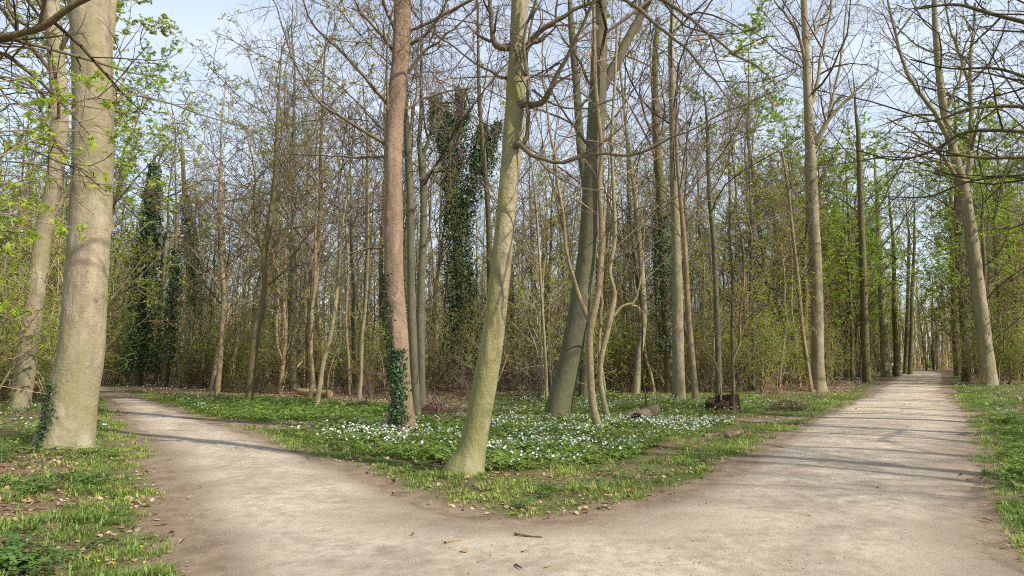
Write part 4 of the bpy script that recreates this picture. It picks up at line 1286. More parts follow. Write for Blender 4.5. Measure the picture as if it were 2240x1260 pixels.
# ivy-clad columns further off
def ivy_tree(label, pixels, seed, depth, z0, z1, n, size, puff, H, branches=(), **kw):
    r = mid("ivy_clad_tree", label, pixels, seed, "mossy_bark", H, depth=depth, limbs=branches, crown=dict(c=8, t0=0.55), **kw)
    ivy_on(r[0], r[1], r[2], r[3], r[4], z0, z1, n, size, puff=puff, strand=False)
    return r
ivy_tree("tall narrow tree wrapped in dark ivy beside the bend of the left path", [(302, 838, 18), (305, 760, 17), (312, 640, 16), (325, 520, 15), (335, 420, 12), (338, 340, 6)], 150, 44, 1.0, 14.6, 11500, 0.13, 0.42, 15.0)
ivy_tree("shorter ivy covered trunk right of the tall ivy column", [(360, 845, 13), (368, 780, 12), (375, 690, 11), (385, 600, 9)], 151, 42, 1.5, 8.5, 2000, 0.12, 0.22, 14)
ivy_tree("ivy covered trunk between the ivy column and the pale twin stems", [(432, 838, 13), (436, 760, 13), (436, 680, 12), (420, 560, 11), (405, 440, 9), (400, 340, 8)], 152, 46, 2.0, 13.0, 3600, 0.13, 0.32, 17)
iv = ivy_tree("big Y shaped tree smothered in dark ivy behind the front beech", [(1012, 850, 22), (1010, 740, 22), (1006, 640, 22), (1000, 520, 22), (990, 400, 18), (980, 300, 13), (978, 225, 8)], 153, 40, 1.2, 16.5, 13000, 0.115, 0.44, 17.5)
for (pl, zz) in (([(1004, 500, 12), (1025, 430, 11), (1045, 370, 9), (1075, 310, 6), (1090, 265, 4)], 0), ([(990, 400, 9), (1000, 320, 7), (1008, 240, 5), (1002, 190, 3)], 0), ([(985, 330, 7), (962, 290, 6), (955, 240, 4), (948, 205, 3)], 0), ([(1050, 375, 6), (1050, 320, 5), (1058, 270, 3)], 0)):
    q = np.array([at(a, b, 40) for a, b, _ in pl])
    r = np.array([w / 2 * pix(p) for p, (_, _, w) in zip(q, pl)])
    c = catmull(np.column_stack([q, r]), 20)
    m2 = MB()
    tubes(m2, c[None, :, :3], c[None, :, 3], 8, tone=np.array([0.4]))
    m2.build("limb", "mossy_bark", iv[0], True, iv[3])
    ivy_on(iv[0], c[:, :3], c[:, 3], iv[3], iv[4], c[0, 2], c[-1, 2], 3200, 0.13, puff=0.42, strand=False)
ivy_tree("ivy speckled trunk in the thicket right of the rotten stump", [(1712, 842, 11), (1708, 760, 10), (1706, 680, 9), (1702, 600, 8)], 154, 45, 0.6, 6.5, 1500, 0.15, 0.3, 13)

# overhanging trees whose trunks stand outside the frame
def overhang(name, label, base_xy, H, seed, limbs, foliage=None, bark_m="mossy_bark", twig="twig_dark", r0=0.3, crown=None, fine=MIDF, leaf=0.05, fn=2, dry=0):
    rng = np.random.default_rng(seed)
    bx, by = base_xy
    base = np.array([bx, by, gz(bx, by)])
    root = thing(name, label, "tree", base)
    P = np.array([base + np.array([rng.normal() * 0.12 * min(z, 3), rng.normal() * 0.12 * min(z, 3), z]) for z in np.linspace(-0.2, H, 9)])
    R = np.linspace(r0, 0.03, 9)
    PR = catmull(np.column_stack([P, R]), 60)
    mb = MB()
    trunk_mesh(mb, PR[:, :3], PR[:, 3], 20, rng, 0.02, 0.4, 6, 0.3)
    mb.build("trunk", bark_m, root, True, base)
    par = []
    for (pl, Y0, Y1) in limbs:
        q = [at(a, b, Y0 + (Y1 - Y0) * i / (len(pl) - 1)) for i, (a, b, _) in enumerate(pl)]
        st = np.array([np.interp(q[0][2], PR[:, 2], PR[:, k]) for k in range(3)])
        st[2] = min(q[0][2] - 0.3, H - 1)
        r = [w / 2 * pix(p) for p, (_, _, w) in zip(q, pl)]
        c = catmull(np.column_stack([[st] + q, [r[0] * 1.2] + r]), 26)
        m2 = MB()
        tubes(m2, c[None, :, :3], c[None, :, 3], 8, tone=np.array([0.45]))
        m2.build("limb", bark_m, root, True, base)
        par.append(resamp(c[:, :3], c[:, 3], 12))
    mbc = MB()
    tp = resamp(PR[:, :3], PR[:, 3], 20)
    lp = grow(*tp, rng=rng, **dict(CROWN, **(crown or {})))
    tubes(mbc, *lp, 6, rng=rng)
    par += [resamp(lp[0][i], lp[1][i], 12) for i in range(len(lp[0]))]
    p, r = np.concatenate([q[0] for q in par]), np.concatenate([q[1] for q in par])
    for i, (p, r) in enumerate(crown_levels((p, r), rng, fine)):
        tubes(mbc, p, r, (5, 3, 3)[i], rng=rng)
    mbc.build("crown", twig, root, False, base)
    if foliage:
        mf = MB()
        leaves(mf, twig_points(p, fn, rng), leaf, rng, 0.7)
        mf.build("foliage", foliage, root, False, base)
    return root

overhang("overhanging_beech", "dark low branches reaching in from the right edge over the avenue", (15.5, 15.5), 17, 201,
         [([(2300, 235, 9), (2200, 232, 8), (2120, 238, 7), (2060, 260, 5), (2000, 270, 3)], 17, 18),
          ([(2310, 290, 10), (2200, 286, 8), (2110, 290, 7), (2040, 330, 6), (1960, 350, 4), (1880, 330, 3)], 17.5, 19),
          ([(2310, 345, 9), (2210, 345, 8), (2140, 345, 7), (2060, 330, 5), (1990, 305, 3)], 16, 17),
          ([(2310, 400, 8), (2200, 385, 7), (2110, 400, 5), (2030, 430, 4), (1930, 430, 2)], 17, 19),
          ([(2300, 60, 12), (2240, 48, 10), (2160, 28, 8), (2090, 10, 6), (2000, 20, 4)], 16, 17),
          ([(2310, 180, 8), (2180, 150, 6), (2080, 150, 4), (1990, 130, 3)], 18, 20)], foliage="dark_leaf", leaf=0.06, fn=4, r0=0.32)
overhang("overhanging_beech", "mossy thick limb crossing the top left corner in front of the beeches", (-9.5, 8.5), 15, 202,
         [([(-60, 98, 18), (0, 82, 17), (55, 73, 16), (105, 52, 15), (150, 18, 13), (200, -8, 12), (270, -40, 10)], 8.5, 8.0),
          ([(40, 74, 10), (36, 45, 9), (20, 25, 8), (17, 0, 7), (14, -40, 6)], 8.4, 8.2),
          ([(-40, 360, 6), (10, 330, 5), (60, 310, 4), (150, 330, 3)], 9, 9.5),
          ([(-40, 180, 6), (20, 170, 5), (90, 200, 4), (150, 225, 3), (230, 240, 2)], 8, 8.4)], r0=0.25)

# young maple on the left: its leaves are big enough to count
def maple():
    rng = np.random.default_rng(333)
    bx, by = -4.6, 4.6
    base = np.array([bx, by, gz(bx, by)])
    root = thing("young_maple", "young maple branches with fresh bright green leaves at the left edge", "tree", base)
    zz = np.linspace(-0.1, 5.0, 10)
    P = np.stack([bx + 0.12 * np.sin(zz), by + 0.1 * np.cos(zz * 1.3) - 0.1, zz], 1)
    R = np.linspace(0.035, 0.008, 10)
    mb = MB()
    PR = catmull(np.column_stack([P, R]), 40)
    trunk_mesh(mb, PR[:, :3], PR[:, 3], 10, rng, 0.03, 0.3, 3, 0.1)
    mb.build("trunk", "sapling_bark", root, True, base)
    L = [([(-30, 205, 3.4), (60, 240, 3), (115, 268, 2.6), (180, 225, 2), (215, 190, 2)], 4.8, 5.2),
         ([(-30, 290, 4), (60, 285, 3.4), (120, 265, 3), (200, 262, 2.6), (260, 212, 2), (330, 208, 2), (380, 180, 1.6), (430, 120, 1.2)], 4.7, 6.2),
         ([(-30, 350, 4), (40, 320, 3.4), (120, 292, 3), (190, 285, 2.4), (250, 300, 1.8)], 4.6, 5.4),
         ([(-30, 385, 3), (60, 388, 2.6), (140, 392, 2.3), (260, 405, 2), (340, 392, 1.3)], 4.8, 5.4),
         ([(-30, 470, 3), (60, 480, 2.4), (140, 495, 2), (200, 500, 1.4)], 4.8, 5.2),
         ([(-30, 180, 3), (60, 170, 2.5), (150, 160, 2), (240, 245, 1.6)], 5.0, 5.3),
         ([(-30, 690, 3), (20, 700, 2.4), (55, 690, 1.5)], 4.8, 5.0),
         ([(-30, 620, 3), (15, 560, 2.4), (40, 570, 1.5)], 4.8, 5.0),
         ([(-30, 250, 3), (30, 225, 2.6), (90, 255, 2.2), (130, 310, 1.6), (170, 345, 1.4)], 5.2, 5.0)]
    par = []
    for pl, Y0, Y1 in L:
        q = [at(a, b, Y0 + (Y1 - Y0) * i / (len(pl) - 1)) for i, (a, b, _) in enumerate(pl)]
        st = np.array([np.interp(q[0][2] - 0.25, PR[:, 2], PR[:, k]) for k in range(3)])
        r = [w / 2 * pix(p) for p, (_, _, w) in zip(q, pl)]
        c = catmull(np.column_stack([[st] + q, [r[0]] + r]), 24)
        m2 = MB()
        tubes(m2, c[None, :, :3], c[None, :, 3], 6, tone=np.array([0.6]))
        m2.build("limb", "twig_brown", root, True, base)
        par.append(resamp(c[:, :3], c[:, 3], 12))
    p, r = np.concatenate([a[0] for a in par]), np.concatenate([a[1] for a in par])
    p2, r2 = grow(p, r, c=8, n=6, t0=0.25, t1=1.0, lf=0.2, ang=0.7, up=0.2, wob=0.14, rs=0.6, rmin=0.0016, rng=rng)
    p3, r3 = grow(p2, r2, c=2, n=4, t0=0.3, t1=1.0, lf=0.5, ang=0.7, up=0.1, wob=0.14, rs=0.6, rmin=0.0012, rng=rng)
    mb = MB()
    tubes(mb, p2, r2, 4, rng=rng)
    tubes(mb, p3, r3, 3, rng=rng)
    mb.build("twigs", "twig_brown", root, False, base)["kind"] = "stuff"
    # lobed maple leaf, five points, drooping
    meshes = []
    for s in range(5):
        rr = np.random.default_rng(50 + s)
        ang = np.array([-150, -112, -78, -50, -28, 0, 28, 50, 78, 112, 150]) * PI / 180
        rad = np.array([0.28, 0.62, 0.36, 0.88, 0.45, 1.0, 0.45, 0.88, 0.36, 0.62, 0.28]) * rr.uniform(0.9, 1.1, 11)
        v = [(0, 0, 0)] + [(math.cos(a) * q, math.sin(a) * q, -0.25 * q * q - 0.12 * abs(math.sin(a)) + rr.normal() * 0.03) for a, q in zip(ang, rad)]
        mm = MB()
        mm.add(np.array(v) * 0.052, tris=[(0, i, i + 1) for i in range(1, 11)], tone=rr.uniform(0.2, 0.9))
        meshes.append(mm.data("leaf", "maple_leaf_green"))
    tips = np.concatenate([p2[:, -1], p3[:, -1], p2[:, 3], p3[:, 2], p3[:, 1]])
    pp = proj(tips[:, 0], tips[:, 1], tips[:, 2])
    ok = np.where((pp[0] > -20) & (pp[0] < 420) & (pp[1] > 120) & (pp[1] < 760))[0]
    ok = rng.permutation(ok)[:290]
    for i in ok:
        o = link("leaf", meshes[int(rng.integers(5))], root)
        o.location = tips[i] - base
        o.rotation_euler = (rng.normal() * 0.5, 0.3 + rng.normal() * 0.5, rng.uniform(0, 6.28))
        k = rng.uniform(0.65, 1.25)
        o.scale = (k, k, k)
    print("maple leaves", len(ok))
maple()

# trees that stand right and behind the viewer and throw the streaky shade on the avenue
for k, (x, y, H, r) in enumerate(((13.5, 6.0, 18, 0.28), (19, 9.5, 20, 0.3), (24, 1, 21, 0.32), (17, -9, 20, 0.3))):
    overhang("roadside_beech", ("bare beech standing outside the picture beside the right verge", "bare beech by the avenue just beyond the right edge",
             "bare beech far to the right of the viewer", "bare beech behind the viewer's right shoulder")[k],
             (x, y), H, 400 + k, [], bark_m="beech_bark", twig="twig_brown", r0=r, crown=dict(c=14, t0=0.3, lf=0.4), fine=MID)

OFF = [(20.5, 15.5), (17.8, 19.8), (22.5, 24), (27, 31), (31, 37), (16.5, 1.5), (21.5, 5), (25, 12), (28, 20), (33, 28)]
# ------------------------------------------------------------------ wood: individual trees that share a few meshes
def variant_tall(seed, H, r0, spec, leaf=None, leaf_n=1, leaf_size=0.07, t0=0.38, c=14, bark_m="beech_bark_grey", twig="twig_brown", lf=0.36, up=0.6):
    rng = np.random.default_rng(seed)
    z = np.linspace(-0.2, H, 12)
    w = np.cumsum(rng.normal(size=(12, 2)) * 0.10, 0)
    w -= w[0]
    w += np.outer(z / H, rng.normal(size=2) * 0.5)
    P = np.column_stack([w, z])
    R = r0 * (1 - 0.9 * np.clip(z / H, 0, 1) ** 1.1)
    PR = catmull(np.column_stack([P, R]), 30)
    mb = MB()
    trunk_mesh(mb, PR[:, :3], PR[:, 3], 9, rng, 0.03, 0.35, 2, 0.3)
    tr = mb.data("trunk", bark_m, True)
    mb = MB()
    par = resamp(PR[:, :3], PR[:, 3], 20)
    l1 = grow(*par, c=c, n=8, t0=t0, t1=0.98, lf=lf, ang=0.8, up=up, wob=0.10, rs=0.30, rmin=0.012, rng=rng)
    tubes(mb, *l1, 5, rng=rng)
    lv = l1
    for i, s in enumerate(spec):
        lv = grow(*lv, rng=rng, **s)
        tubes(mb, *lv, 3, rng=rng)
    cr = mb.data("crown", twig)
    fo = None
    if leaf:
        mf = MB()
        leaves(mf, twig_points(lv[0], leaf_n, rng), leaf_size, rng, 0.6)
        fo = mf.data("foliage", leaf)
    return tr, cr, fo

S_T = [dict(c=7, n=5, t0=0.15, t1=1.0, lf=0.45, ang=0.75, up=0.3, wob=0.14, rs=0.55, rmin=0.008),
       dict(c=6, n=4, t0=0.15, t1=1.0, lf=0.5, ang=0.8, up=0.12, flat=0.65, wob=0.18, rs=0.6, rmin=0.0055),
       dict(c=3, n=3, t0=0.3, t1=1.0, lf=0.55, ang=0.7, up=0.05, wob=0.16, rs=0.6, rmin=0.004)]
S_S = [dict(c=6, n=5, t0=0.15, t1=1.0, lf=0.45, ang=0.65, up=0.35, wob=0.13, rs=0.55, rmin=0.007),
       dict(c=5, n=3, t0=0.2, t1=1.0, lf=0.5, ang=0.7, up=0.1, wob=0.15, rs=0.6, rmin=0.005)]
tall_v = [variant_tall(500 + i, 18 + i * 1.2, 0.15 + 0.025 * i, S_T, bark_m=("beech_bark_grey", "mossy_bark", "beech_bark", "beech_bark_grey")[i]) for i in range(4)]
leafy_v = [variant_tall(520 + i, 14 + i * 2, 0.13 + 0.02 * i, S_T[:2], ("spring_leaf_olive", "spring_leaf_olive", "spring_leaf")[i], 18, 0.062, t0=0.25, bark_m=("sapling_bark", "mossy_bark", "beech_bark")[i], c=16) for i in range(3)]
avenue_v = [variant_tall(530 + i, 17 + i * 2, 0.20, S_T[:2], "avenue_leaf" if i else "spring_leaf", 28, 0.105, t0=0.12, bark_m="mossy_bark", c=20, up=0.15, lf=0.40) for i in range(2)]
sap_v = [variant_tall(540 + i, 7.5 + i * 1.0, 0.055 + 0.008 * i, S_S, (None, "spring_leaf_olive", None, "spring_leaf", "spring_leaf_olive")[i], 4, 0.065, t0=0.22, c=16,
                      bark_m=("sapling_bark", "tan_bark", "beech_bark_grey", "sapling_bark", "mossy_bark")[i], twig=("twig_pale", "twig_brown", "twig_brown", "twig_pale", "twig_brown")[i], lf=0.30) for i in range(5)]

def variant_shrub(seed, H, leaf, leaf_n, leaf_size, twig="twig_pale", stems=7):
    rng = np.random.default_rng(seed)
    P = np.zeros((stems, 7, 3))
    for i in range(stems):
        a = rng.uniform(0, 6.28)
        d = np.array([math.cos(a) * 0.35, math.sin(a) * 0.35, 1.0])
        p = np.array([math.cos(a), math.sin(a), 0]) * rng.uniform(0, 0.2)
        h = H * rng.uniform(0.6, 1.0)
        for j in range(7):
            P[i, j] = p
            d = norm(d + rng.normal(size=3) * 0.13)
            p = p + d * h / 6
    R = np.linspace(0.016, 0.004, 7)[None].repeat(stems, 0) * H / 3
    mb = MB()
    tubes(mb, P, R, 4, rng=rng)
    l2 = grow(P, R, c=9, n=5, t0=0.15, t1=1.0, lf=0.38, ang=0.85, up=0.1, wob=0.15, rs=0.6, rmin=0.005, rng=rng)
    tubes(mb, *l2, 3, rng=rng)
    l3 = grow(*l2, c=5, n=3, t0=0.2, t1=1.0, lf=0.5, ang=0.8, up=0.0, wob=0.15, rs=0.6, rmin=0.004, rng=rng)
    tubes(mb, *l3, 3, rng=rng)
    br = mb.data("branches", twig)
    fo = None
    if leaf:
        mf = MB()
        leaves(mf, twig_points(l3[0], leaf_n, rng), leaf_size, rng, 0.75)
        fo = mf.data("foliage", leaf)
    return br, fo
green_v = [variant_shrub(600 + i, 3.0 + 0.8 * i, ("spring_leaf", "avenue_leaf", "spring_leaf_olive", "spring_leaf")[i], 28, 0.045) for i in range(4)]
bare_v = [variant_shrub(620 + i, 1.6 + 0.8 * i, None, 0, 0, "twig_brown", 9) for i in range(3)]
dry_v = [variant_shrub(640, 1.3, "copper_leaf", 3, 0.05, "twig_brown", 6)]

ZONES = [(120, "behind the two pale beeches at left"), (290, "at the bend of the left path"), (440, "around the tall ivy column"), (560, "between ivy column and kinked mossy tree"),
         (720, "right of the kinked mossy tree"), (850, "left of the reddish ivied trunk"), (1040, "behind the reddish ivied trunk"), (1210, "behind the front beech"), (1330, "behind the stout grey beech"),
         (1480, "behind the hollow log"), (1640, "behind the rotten stump"), (1790, "before the lone avenue beech"), (1940, "left of the avenue path"), (2100, "at the far end of the avenue path"), (9999, "right of the avenue path")]
def zone(px):
    for a, t in ZONES:
        if px < a:
            return t

for i, (x, y) in enumerate(OFF):
    o = thing("roadside_beech", "bare tree standing just outside the right edge along the avenue", "tree", (x, y, gz(x, y)), "trees just outside the right edge")
    o.rotation_euler = (0, 0, i * 1.7)
    for pn, me in zip(("trunk", "crown"), tall_v[i % 4]):
        link(pn, me, o)
placed = []
LABELLED = {}
def free(x, y, r):
    for (a, b, c) in placed:
        if (a - x) ** 2 + (b - y) ** 2 < (r + c) ** 2:
            return False
    return True

def in_clear(x, y):
    """open ground that stays free of woody plants"""
    px_, py_ = proj(x, y)
    lim = np.interp(px_, [-100, 120, 210, 330, 450, 560, 700, 860, 1050, 1200, 1290, 1450, 1620, 1700, 1790, 1850, 1950, 2060, 2100, 2160, 2240],
                    [905, 885, 838, 850, 858, 862, 866, 872, 880, 882, 868, 862, 868, 864, 850, 838, 822, 815, 838, 850, 846])
    return py_ > lim

def scatter_kind(name, cat, kinds, variants, n, y0, y1, seed, minsd, rad, words_, smin=0.8, smax=1.25, wfun=None, partnames=("trunk", "crown", "foliage")):
    rng = np.random.default_rng(seed)
    made = 0
    tries = 0
    while made < n and tries < n * 60:
        tries += 1
        y = y0 + (y1 - y0) * rng.random() ** 0.8
        x = rng.uniform(-0.80, 0.80) * y
        px_, py_ = proj(x, y)
        if in_clear(x, y):
            continue
        if float(path_sd(np.array([x]), np.array([y]))[0]) < minsd or not free(x, y, rad):
            continue
        if name in ("leafing_tree", "avenue_beech") and ((y < 45 and 190 < px_ < 440) or (y < 41 and 860 < px_ < 1130)):
            continue
        if (y < 43 and 262 < px_ < 372 and name != "young_tree") or (y < 39 and 940 < px_ < 1062 and name != "bare_shrub") or (y < 43 and 285 < px_ < 345):
            continue
        if wfun is not None and rng.random() > wfun(px_, y):
            continue
        k = kinds(px_, y, rng) if callable(kinds) else int(rng.integers(len(variants)))
        v = variants[k]
        placed.append((x, y, rad))
        zt = zone(px_)
        dep = words_[2] if y < (y0 + y1) / 2 else words_[3]
        w = words_[0] if not isinstance(words_[0], (list, tuple)) else words_[0][k]
        s = rng.uniform(smin, smax)
        w = ("short " if s < smin + 0.33 * (smax - smin) else "large " if s > smin + 0.7 * (smax - smin) else "") + w
        lab = f"{w} {dep} {zt}"
        o = thing(name, lab, cat, (x, y, gz(x, y) - 0.02), f"{words_[1]} {dep} {zt}")
        LABELLED.setdefault(lab, []).append((px_, o))
        o.rotation_euler = (rng.normal() * 0.035, rng.normal() * 0.035, rng.uniform(0, 6.28))
        o.scale = (s, s, s * rng.uniform(0.92, 1.08))
        for pn, me in zip(partnames, v):
            if me is not None:
                link(pn, me, o)
        made += 1
    print(name, made)

for p in (A, C_, D_, L_, R_):
    placed.append((p[3][0], p[3][1], 1.5))
def w_edge(px_, y):
    return 1.0
scatter_kind("tall_tree", "tree", None, tall_v, 66, 30, 84, 700, 2.0, 0.9, ("bare grey tree", "tall bare trees", "at the wood edge", "deep in the wood"))
scatter_kind("leafing_tree", "tree", None, leafy_v, 90, 32, 85, 701, 2.0, 1.0, ("yellow green tree", "leafing trees", "at the wood edge", "deep in the wood"),
             wfun=lambda px_, y: 1.0 if (px_ < 700 or px_ > 1350) else 0.3)
scatter_kind("avenue_beech", "tree", None, avenue_v, 34, 44, 112, 711, 1.6, 1.2, ("green leaved beech", "green beeches", "at the wood edge", "far down"),
             wfun=lambda px_, y: 1.0 if (1790 < px_ < 2062 or (px_ > 2180 and y > 60)) else 0.0)
scatter_kind("avenue_beech", "tree", None, avenue_v, 20, 34, 70, 712, 1.6, 1.2, ("green leaved beech", "green beeches", "at the wood edge", "deep in the wood"),
             wfun=lambda px_, y: 1.0 if (px_ < 180 or px_ > 1640) else 0.0)
scatter_kind("young_tree", "tree", None, sap_v, 270, 25, 75, 702, 1.0, 0.35, (["pale bare sapling", "tan leafing sapling", "grey bare sapling", "pale green leaved sapling", "dark budding sapling"], "young trees", "at the thicket edge", "inside the thicket"))
def w_green(px_, y):
    return float(np.interp(px_, [-200, 250, 480, 560, 800, 1000, 1230, 1330, 1600, 1900, 2000, 2400], [1, 1, 0.9, 0.5, 0.25, 0.1, 0.15, 0.7, 1, 1, 0.8, 0.5]))
scatter_kind("leafing_shrub", "shrub", None, green_v, 250, 23, 66, 703, 1.6, 0.5, ("fresh green shrub", "leafing shrubs", "at the thicket edge", "inside the thicket"), wfun=w_green, partnames=("branches", "foliage"))
scatter_kind("bare_shrub", "shrub", None, bare_v, 100, 24, 60, 704, 1.2, 0.3, ("tangled bare shrub", "bare shrubs", "at the thicket edge", "inside the thicket"), partnames=("branches", "foliage"),
             wfun=lambda px_, y: float(np.interp(px_, [0, 250, 480, 700, 1250, 1400, 2300], [.25, .25, .5, 1, 1, .35, .25])))

# like-looking neighbours in one place are told apart by their order
for lab, lst in LABELLED.items():
    lst.sort(key=lambda q: q[0])
    if 1 < len(lst) <= 3:
        for (px_, o), w in zip(lst, ("left", "right") if len(lst) == 2 else ("left", "middle", "right")):
            o["label"] = f"{w} {lab}"

# near left shrubs with bright leaves, the copper seedlings
def place_one(name, label, cat, v, px_, py_, s, pn, rz=0.0):
    x, y = G(px_, py_)
    o = thing(name, label, cat, (x, y, gz(x, y) - 0.02))
    o.rotation_euler = (0, 0, rz)
    o.scale = (s, s, s)
    for a, me in zip(pn, v):
        if me is not None:
            link(a, me, o)
PN2 = ("branches", "foliage")
for lab, v_, a_, b_, s_, r_ in (("tall fresh green shrub crossing behind the second pale trunk", 3, 100, 868, 1.9, 0.4), ("tall green shrub at the very left edge of the view", 0, -30, 872, 2.1, 1.3),
                                ("slender green shrub seen between the second pale trunk and the thick beech", 2, 70, 860, 2.2, 2.2), ("olive green shrub behind the thick beech's foot", 3, 160, 862, 1.6, 4.2),
                                ("high green hornbeam left of the tall ivy column's foot", 0, 250, 834, 1.8, 5.0), ("green shrub left of the smooth grey beech behind the log", 3, 1340, 858, 1.3, 0.2),
                                ("green shrub right behind the rotten stump", 2, 1640, 858, 1.4, 1.2), ("tall green shrub left of the lone avenue beech", 0, 1730, 848, 1.6, 3.1),
                                ("green shrub right behind the forked avenue beech", 1, 2210, 842, 1.5, 3.6)):
    x, y = G(a_, b_)
    o = thing("leafing_shrub", lab, "shrub", (x, y, gz(x, y) - 0.02))
    o.rotation_euler = (0, 0, r_)
    o.scale = (s_, s_, s_ * 1.1)
    for pn, me in zip(PN2, green_v[v_]):
        link(pn, me, o)
place_one("leafing_shrub", "fresh green hornbeam shrub between the two pale beeches at left", "shrub", green_v[0], 20, 880, 1.5, PN2)
place_one("leafing_shrub", "fresh green shrub filling the lower left edge beside the pale trunk", "shrub", green_v[3], -60, 905, 1.3, PN2, 2.0)
place_one("leafing_shrub", "small green shrub right behind the foot of the pale second trunk", "shrub", green_v[1], 95, 872, 1.3, PN2, 1.0)
place_one("leafing_shrub", "bright green hornbeam spreading right of the tall ivy column", "shrub", green_v[0], 425, 848, 1.3, PN2, 0.7)
place_one("leafing_shrub", "low green shrub closing the view where the left path bends away", "shrub", green_v[2], 232, 839, 1.3, PN2, 5.0)
place_one("leafing_shrub", "second green shrub closing the left path bend beside the ivy column", "shrub", green_v[3], 268, 838, 1.2, PN2, 1.0)
place_one("leafing_shrub", "low green shrub beside the smooth grey beech and hollow log", "shrub", green_v[1], 1390, 858, 0.9, PN2, 3.0)
place_one("copper_seedling", "copper leaved beech seedling left of the lone avenue beech", "shrub", dry_v[0], 1690, 874, 0.75, PN2)
place_one("copper_seedling", "copper leaved twigs at the foot of the forked avenue beech", "shrub", dry_v[0], 2140, 852, 0.7, PN2, 2.2)
place_one("copper_seedling", "small copper leaved seedling hugging the lone avenue beech", "shrub", dry_v[0], 1768, 862, 0.6, PN2, 4.0)

# low twiggy undergrowth under the wood: one tangle
def undergrowth():
    rng = np.random.default_rng(800)
    mb = MB()
    n = 3600
    y = 21 + 50 * rng.random(n) ** 1.2
    x = rng.uniform(-0.8, 0.8, n) * y
    ok = ~in_clear(x, y) & (path_sd(x, y) > 1.3)
    x, y = x[ok], y[ok]
    m = len(x)
    z = hgt(x, y)
    P = np.zeros((m, 5, 3))
    p = np.stack([x, y, z], 1)
    d = rng.normal(size=(m, 3)) * 0.8
    d[:, 2] = np.abs(d[:, 2]) * 0.8 + 0.25
    d = norm(d)
    L = 0.35 + 0.9 * rng.random(m)
    for j in range(5):
        P[:, j] = p
        d = norm(d + rng.normal(size=(m, 3)) * 0.25 - np.array([0, 0, 0.05]))
        p = p + d * (L / 4)[:, None]
    R = np.linspace(0.008, 0.003, 5)[None].repeat(m, 0)
    tubes(mb, P, R, 3, rng=rng)
    l2 = grow(P, R, c=3, n=4, t0=0.2, t1=1, lf=0.6, ang=0.9, up=0, wob=0.2, rs=0.7, rmin=0.003, rng=rng)
    tubes(mb, *l2, 3, rng=rng)
    tag(mb.build("undergrowth", "twig_brown"), "low tangle of bare brown twigs and brambles under the trees", "undergrowth", kind="stuff")
    mf = MB()
    pts = twig_points(l2[0], 4, rng)
    px_, _ = proj(pts[:, 0], pts[:, 1], pts[:, 2])
    w = np.interp(px_, [0, 480, 620, 800, 1250, 1350, 2300], [0.95, 0.95, 0.6, 0.25, 0.25, 0.95, 0.95])
    pts = pts[rng.random(len(pts)) < w]
    leaves(mf, pts, 0.06, rng, 0.7)
    tag(mf.build("undergrowth_leaves", "spring_leaf"), "small fresh green leaves on the low undergrowth", "undergrowth", kind="stuff")
undergrowth()

